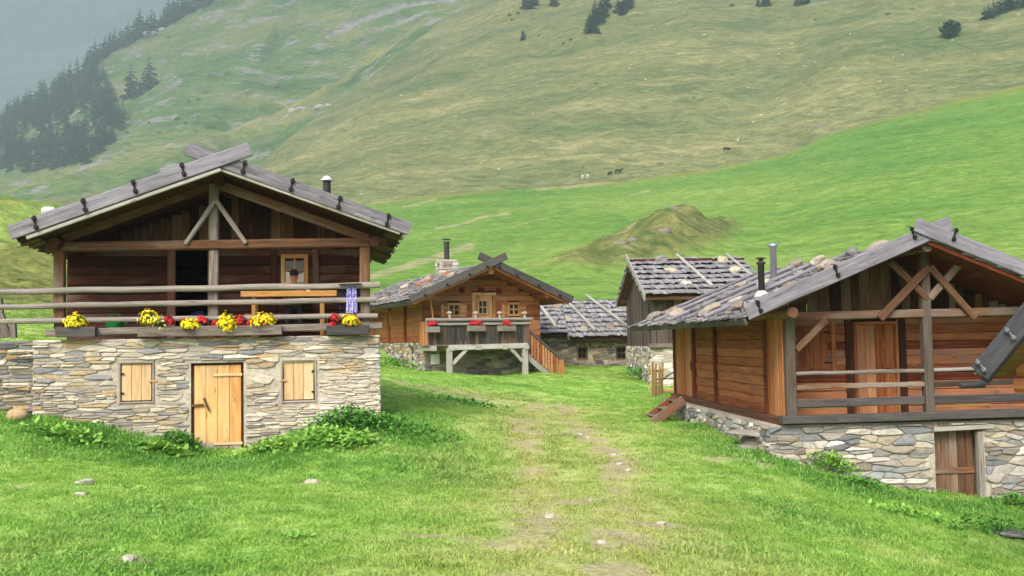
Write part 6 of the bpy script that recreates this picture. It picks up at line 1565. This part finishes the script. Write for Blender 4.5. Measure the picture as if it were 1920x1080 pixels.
for (x, y, sx, sz, lab) in ((1262, 389, 15, 5, 'grey rock capping the brown knoll'), (1243, 432, 15, 7, 'round grey rock on the face of the brown knoll'), (1165, 455, 16, 6, 'long grey outcrop low on the brown knoll'), (1187, 447, 11, 5, 'small outcrop beside the long one on the brown knoll')):
    p = hit(mG, x, y); s = p.y / 1900; rock('outcrop', p - Vector((0, 0, s * 5)), (s * sx, s * sx * .8, s * sz * 1.3), lab, 'rock', None, 670 + k, S('#7f786d'), rough=.45); k += 1

# ------------------------------------------------------------------ cattle on the pasture and the guest on the porch
def skin_figure(name, verts, edges, radii, mat, root=0, sub_=2):
    me = bpy.data.meshes.new(name); me.from_pydata([tuple(v) for v in verts], edges, []); me.update()
    o = bpy.data.objects.new(name, me); COL.objects.link(o)
    o.modifiers.new('skin', 'SKIN')
    sv = me.skin_vertices[0].data if len(me.skin_vertices) else None
    if sv is None:
        bm = bmesh.new(); bm.from_mesh(me); bm.verts.layers.skin.verify(); bm.to_mesh(me); bm.free(); sv = me.skin_vertices[0].data
    for i, r in enumerate(radii): sv[i].radius = (r, r) if not isinstance(r, tuple) else r; sv[i].use_root = (i == root)
    if sub_: s = o.modifiers.new('sub', 'SUBSURF'); s.levels = sub_; s.render_levels = sub_
    dg = bpy.context.evaluated_depsgraph_get(); dg.update()
    nm = bpy.data.meshes.new_from_object(o.evaluated_get(dg)); o.modifiers.clear(); o.data = nm; nm.materials.clear()
    for m in (mat if isinstance(mat, list) else [mat]): nm.materials.append(m)
    nm.polygons.foreach_set('use_smooth', [True] * len(nm.polygons)); return o
def cow_mesh(grazing):
    hd = [(1.25, 0, 1.25), (1.5, 0, .75), (1.62, 0, .35), (1.72, 0, .12)] if grazing else [(1.25, 0, 1.45), (1.5, 0, 1.7), (1.7, 0, 1.66), (1.95, 0, 1.5)]
    v = [(-.8, 0, 1.2), (-.2, 0, 1.1), (.4, 0, 1.08), (.85, 0, 1.15)] + hd; r = [.30, .37, .38, .32, .2, .16, .15, .09]
    e = [(0, 1), (1, 2), (2, 3), (3, 4), (4, 5), (5, 6), (6, 7)]
    for s in (-1, 1):
        b = len(v); v += [(-.85, s * .22, .85), (-.75, s * .22, .62), (-.95, s * .22, .45), (-.88, s * .22, .02)]; r += [.17, .10, .065, .06]; e += [(0, b), (b, b + 1), (b + 1, b + 2), (b + 2, b + 3)]
        b = len(v); v += [(.75, s * .2, .75), (.78, s * .2, .45), (.76, s * .2, .02)]; r += [.13, .07, .06]; e += [(3, b), (b, b + 1), (b + 1, b + 2)]
        b = len(v); v += [(hd[1][0] + .02, s * .22, hd[1][2] + .12)]; r += [.05]; e += [(5, b)]
    b = len(v); v += [(-1.12, 0, 1.2), (-1.2, 0, .7), (-1.18, 0, .45)]; r += [.05, .035, .05]; e += [(0, b), (b, b + 1), (b + 1, b + 2)]
    return v, e, r
for i, (x, y, mt, rz, gr, lab) in enumerate(((1362, 284, 'cowblack', .3, True, 'black cow grazing alone on the pasture, right of the others'), (1144, 330, 'cowblack', 2.0, True, 'left one of two dark cows grazing above the bare earth patch'), (1159, 326, 'cowblack', .2, False, 'right one of two dark cows, head raised, above the bare earth patch'),
                                          (1093, 337, 'cowpale', 1.3, True, 'cream cow, left of a pale pair left of the bare earth patch'), (1102, 336, 'cowpale', 1.6, False, 'cream cow, right of a pale pair left of the bare earth patch'), (1237, 312, 'cowbrown', .4, True, 'grey brown cow grazing between the dark pair and the black cow'), (1384, 268, 'cowpale', 1.2, False, 'pale cow standing uphill of the black cow'))):
    o = skin_figure('cow', *cow_mesh(gr), M[mt], 1, 1); o.location = on_hill(x, y) - Vector((0, 0, .05)); o.rotation_euler = (0, 0, rz); o.scale = (1.1,) * 3; tag(o, lab, 'cow', 'cows on the pasture')
# the guest
P, R = kit(FL); zT = P(400, 631).z; h_ = P(551, 516, 1.2); fz = h_.z - zT - 1.235
pv = []; pe = []; pr = []
def jn(p, r, par=None):
    pv.append((p[0], p[1], p[2])); pr.append(r)
    if par is not None: pe.append((par, len(pv) - 1))
    return len(pv) - 1
a = jn((0, 1.33, .54), (.17, .14)); b = jn((0, 1.32, .74), (.15, .12), a); c = jn((0, 1.27, .93), (.165, .12), b); d = jn((0, 1.24, 1.06), .06, c); e = jn((0, 1.215, 1.135), .058, d); f = jn((0, 1.205, 1.19), (.072, .085), e); g = jn((0, 1.21, 1.265), (.07, .085), f); jn((0, 1.215, 1.33), .045, g)
jn((0, 1.11, 1.205), .014, f)
for s in (-1, 1): jn((s * .085, 1.22, 1.215), (.012, .022), f)
for s in (-1, 1):
    q = jn((s * .17, 1.25, 1.0), .07, c); q = jn((s * .25, 1.18, .83), .052, q); q = jn((s * .27, 1.08, .775), .045, q); q = jn((s * .16, .95, .79), .032, q); q = jn((s * .11, .885, .785), (.036, .02), q)
    for k in range(4): z_ = (.075, .085, .08, .062)[k]; o_ = (-.028 + .019 * k) ; m_ = jn((s * .09 + o_, .855, .783), .0095, q); m2 = jn((s * .08 + o_, .855 - z_ * .6, .778), .009, m_); jn((s * .076 + o_, .855 - z_, .768), .008, m2)
    m_ = jn((s * .11 - s * .045, .88, .79), .0105, q); jn((s * .11 - s * .07, .85, .785), .009, m_)
    q = jn((s * .1, 1.18, .5), .085, a); q = jn((s * .12, .86, .5), .062, q); q = jn((s * .12, .9, .28), .052, q); q = jn((s * .12, .93, .08), .04, q); jn((s * .13, .78, .04), .035, q)
pn = skin_figure('person', pv, pe, pr, [M['skin'], M['jacket'], M['trousers'], M['iron']], 0, 2)
for p_ in pn.data.polygons:
    x, y, z = p_.center
    p_.material_index = 3 if z < .09 else 2 if z < .60 else 0 if (z > 1.075 or (y < .97 and z < .85)) else 1
pn.location = FL.w(h_.x, 0, zT + fz); pn.rotation_euler = (0, 0, FL.yaw)
tag(pn, 'guest in olive jacket and dark cap sitting at the porch table', 'person')
mb = MB(); rg = random.Random(1); n = 16
prof = [(.0955, 1.235), (.098, 1.265), (.09, 1.30), (.068, 1.335), (.03, 1.352), (.002, 1.355)]
vs = [(r * math.cos(6.283 * j / n) * .9, 1.212 + r * math.sin(6.283 * j / n) * 1.05, z) for r, z in prof for j in range(n)]
mb.add(vs, [[i * n + j, i * n + (j + 1) % n, (i + 1) * n + (j + 1) % n, (i + 1) * n + j] for i in range(len(prof) - 1) for j in range(n)])
vs = [(.085 * math.cos(t), 1.212 - .09 * abs(math.sin(t)) - q * .07 * abs(math.sin(t)), 1.243 - .015 * q) for q in (0, 1) for t in np.linspace(math.pi, 2 * math.pi, 11)]
mb.add(vs, [[i, i + 1, 12 + i, 11 + i] for i in range(10)]); mb.build('cap', M['cap'], pn, True)
mb = MB()
for s in (-1, 1): lathe(mb, [(.002, -.006), (.007, -.003), (.007, .003), (.002, .006)], (s * .03, 1.122, 1.222), 8)
mb.build('eyes', M['iron'], pn, True)
mb = MB(); beam(mb, (-.025, 1.123, 1.165), (.025, 1.123, 1.165), .006, .007, ch=0); mb.build('lips', M['ceramic'], pn)
for (x, y, r, m_, lab, nm) in ((560, 541, .05, 'ceramic', 'red mug on the pine table in front of the guest', 'mug'), (578, 539, .035, 'white', 'white candle glass on the pine table, right of the guest', 'candle_glass')):
    q = P(x, 548, .7); zt_ = zT + P(541, 549, .45).z - zT + .023; o = empty(nm, FL.w(q.x, .72, zt_), FL.yaw, lab, nm.split('_')[-1]); mb = MB(); lathe(mb, [(r, 0), (r * 1.05, .02), (r, .11 if r > .04 else .16), (r * .85, .11 if r > .04 else .16), (r * .8, .02)], (0, 0, 0), 14); mb.build('body', M[m_], o, True)
    if r > .04: mb = MB(); pole(mb, [(r, 0, .09), (r + .035, 0, .08), (r + .035, 0, .035), (r, 0, .025)], .008, .008, lump=0, wob=0); mb.build('handle', M[m_], o, True)

# ------------------------------------------------------------------ broad-leaved weeds and loose stones
def weed(px, py, rx, ry, h, n, mat, label, seed, group=None, lsz=(.07, .16), z0=0.0, D=None):
    rr = random.Random(seed); gx_, gy_ = gxy(px, py) if D is None else (at(px, py, D).x, D); mb = MB()
    gz0 = gz(gx_, gy_); pts = [(rr.gauss(0, .42), rr.gauss(0, .42), rr.random()) for _ in range(n)]
    xs = np.array([gx_ + p[0] * rx for p in pts]); ys = np.array([gy_ + p[1] * ry for p in pts]); zs = ground(xs, ys)
    for (a_, b_, c_), x, y, z in zip(pts, xs, ys, zs):
        k_ = max(.15, 1 - (a_ * a_ + b_ * b_) * .55); hh = h * k_ * (.25 + .75 * c_); an = rr.random() * 6.283; L = rr.uniform(*lsz); wd = L * rr.uniform(.28, .42); tilt = rr.uniform(-.5, .75)
        d = Vector((math.cos(an), math.sin(an), tilt)).normalized(); sd = Vector((-math.sin(an), math.cos(an), rr.uniform(-.3, .3))).normalized(); up = d.cross(sd) * -1
        o_ = Vector((x - gx_, y - gy_, z - gz0 + hh + z0)); cu = rr.uniform(.15, .5) * L
        q = [o_, o_ + d * L * .3 + sd * wd, o_ + d * L * .7 + sd * wd * .8 - up * cu * .3, o_ + d * L - up * cu * .8, o_ + d * L * .7 - sd * wd * .8 - up * cu * .3, o_ + d * L * .3 - sd * wd, o_ + d * L * .45 - up * (cu * .1 + wd * .3)]
        rn = min(1, max(0, .25 + .6 * c_ + rr.uniform(-.25, .25))); mb.add(q, [[0, 1, 6], [1, 2, 6], [2, 3, 6], [3, 4, 6], [4, 5, 6], [5, 0, 6]], None, rn)
    o = mb.build('weed_clump', M[mat]); o.location = (gx_, gy_, gz0); tag(o, label, 'weeds', group)
weed(650, 806, .9, .45, .42, 800, 'leaf_dark', 'tall dark nettle bank at the right foot of the pale stone base', 1, lsz=(.05, .11))
weed(705, 800, .7, .45, .26, 420, 'leaf_dark', 'low dark nettles at the right front corner of the pale stone base', 2, lsz=(.05, .1))
weed(600, 838, .75, .45, .36, 380, 'leaf', 'light green dock clump in front of the dark nettle bank', 3, lsz=(.06, .12))
weed(655, 838, .6, .4, .26, 230, 'leaf', 'light green dock leaves below the dark nettle bank, on its right', 31)
weed(510, 848, .8, .35, .26, 340, 'leaf', 'light green docks just right of the pine cellar door', 4, lsz=(.06, .12))
weed(342, 842, .42, .3, .34, 260, 'leaf_dark', 'dark nettle tuft just left of the pine cellar door', 5, lsz=(.05, .11))
weed(300, 852, .6, .3, .22, 200, 'leaf', 'light docks left of the dark nettle tuft by the cellar door', 6)
weed(125, 824, .8, .3, .22, 260, 'leaf', 'light dock patch under the left end of the pale stone base', 7)
weed(790, 820, .9, .8, .18, 300, 'leaf_dark', 'dark weeds in the lawn right of the pale stone base', 8, lsz=(.05, .11))
weed(1563, 888, .55, .35, .42, 330, 'leaf', 'bright dock clump against the rubble base of the brown larch hut', 9, lsz=(.05, .11))
weed(1618, 918, .6, .3, .22, 240, 'leaf_dark', 'dark weeds between the bright dock clump and the brown cellar door', 10, lsz=(.05, .1))
weed(1870, 1000, .8, .5, .22, 300, 'leaf_dark', 'dark docks in the grass beside the flat grey slab', 11, lsz=(.05, .1))
weed(1700, 968, .7, .4, .14, 200, 'leaf', 'flat dock leaves in the grass below the brown cellar door', 12, lsz=(.05, .1))
weed(1905, 950, .6, .3, .25, 220, 'leaf_dark', 'dark weeds right of the brown cellar door', 13, lsz=(.05, .1))
weed(740, 692, 1.1, .6, .4, 240, 'leaf_dark', 'dark weeds at the left foot of the orange balcony hut', 14, lsz=(.08, .16))
weed(1195, 712, .9, 1.0, .5, 360, 'leaf_dark', 'dark nettles along the whitish barn wall', 15, lsz=(.07, .14))
weed(870, 758, 1.2, .8, .14, 200, 'leaf_dark', 'dark weeds in the middle lawn before the balcony hut', 16, lsz=(.07, .14))
weed(145, 1046, .4, .16, .06, 50, 'leaf', 'pale broad leaves in the lawn at the lower left', 17, lsz=(.04, .085))
for i, (x, y) in enumerate(((745, 884), (830, 878), (300, 960), (1490, 968), (1660, 1010), (560, 1010), (1790, 995), (250, 920))):
    weed(x, y, .2, .13, .06, 30, 'leaf' if i % 3 else 'leaf_dark', 'small rosette of broad weed leaves in the lawn', 50 + i, 'weed rosettes in the lawn', (.04, .085))
for i, (x, y, s, lab) in enumerate(((1085, 816, .08, None), (1102, 821, .06, None), (1150, 853, .06, None), (1163, 871, .07, None), (1178, 882, .06, None), (1108, 940, .05, None), (1030, 970, .07, None), (1128, 1018, .05, None), (1240, 983, .06, None))):
    q = gxy(x, y); rock('track_stone', (q[0], q[1], gz(*q) + s * .1), (s, s * .8, s * .45), 'small pale stone trodden into the worn grass track', 'stone', 'pale stones in the track', 700 + i, S('#c4bcae'), i * 1.3, flat=True)
for i, (x, y, s, lab) in enumerate(((585, 906, .11, 'grey stone in the lawn in front of the right shutter'), (158, 908, .12, 'pale stone in the lawn below the left shutter'), (240, 1054, .09, 'pale stone at the lower left edge of the lawn'), (150, 930, .08, 'small pale stone beside the bigger one below the left shutter'))):
    q = gxy(x, y); rock('lawn_stone', (q[0], q[1], gz(*q) + .02), (s, s * .6, s * .4), lab, 'stone', None, 730 + i, S('#bdb6a8'), i, flat=True)
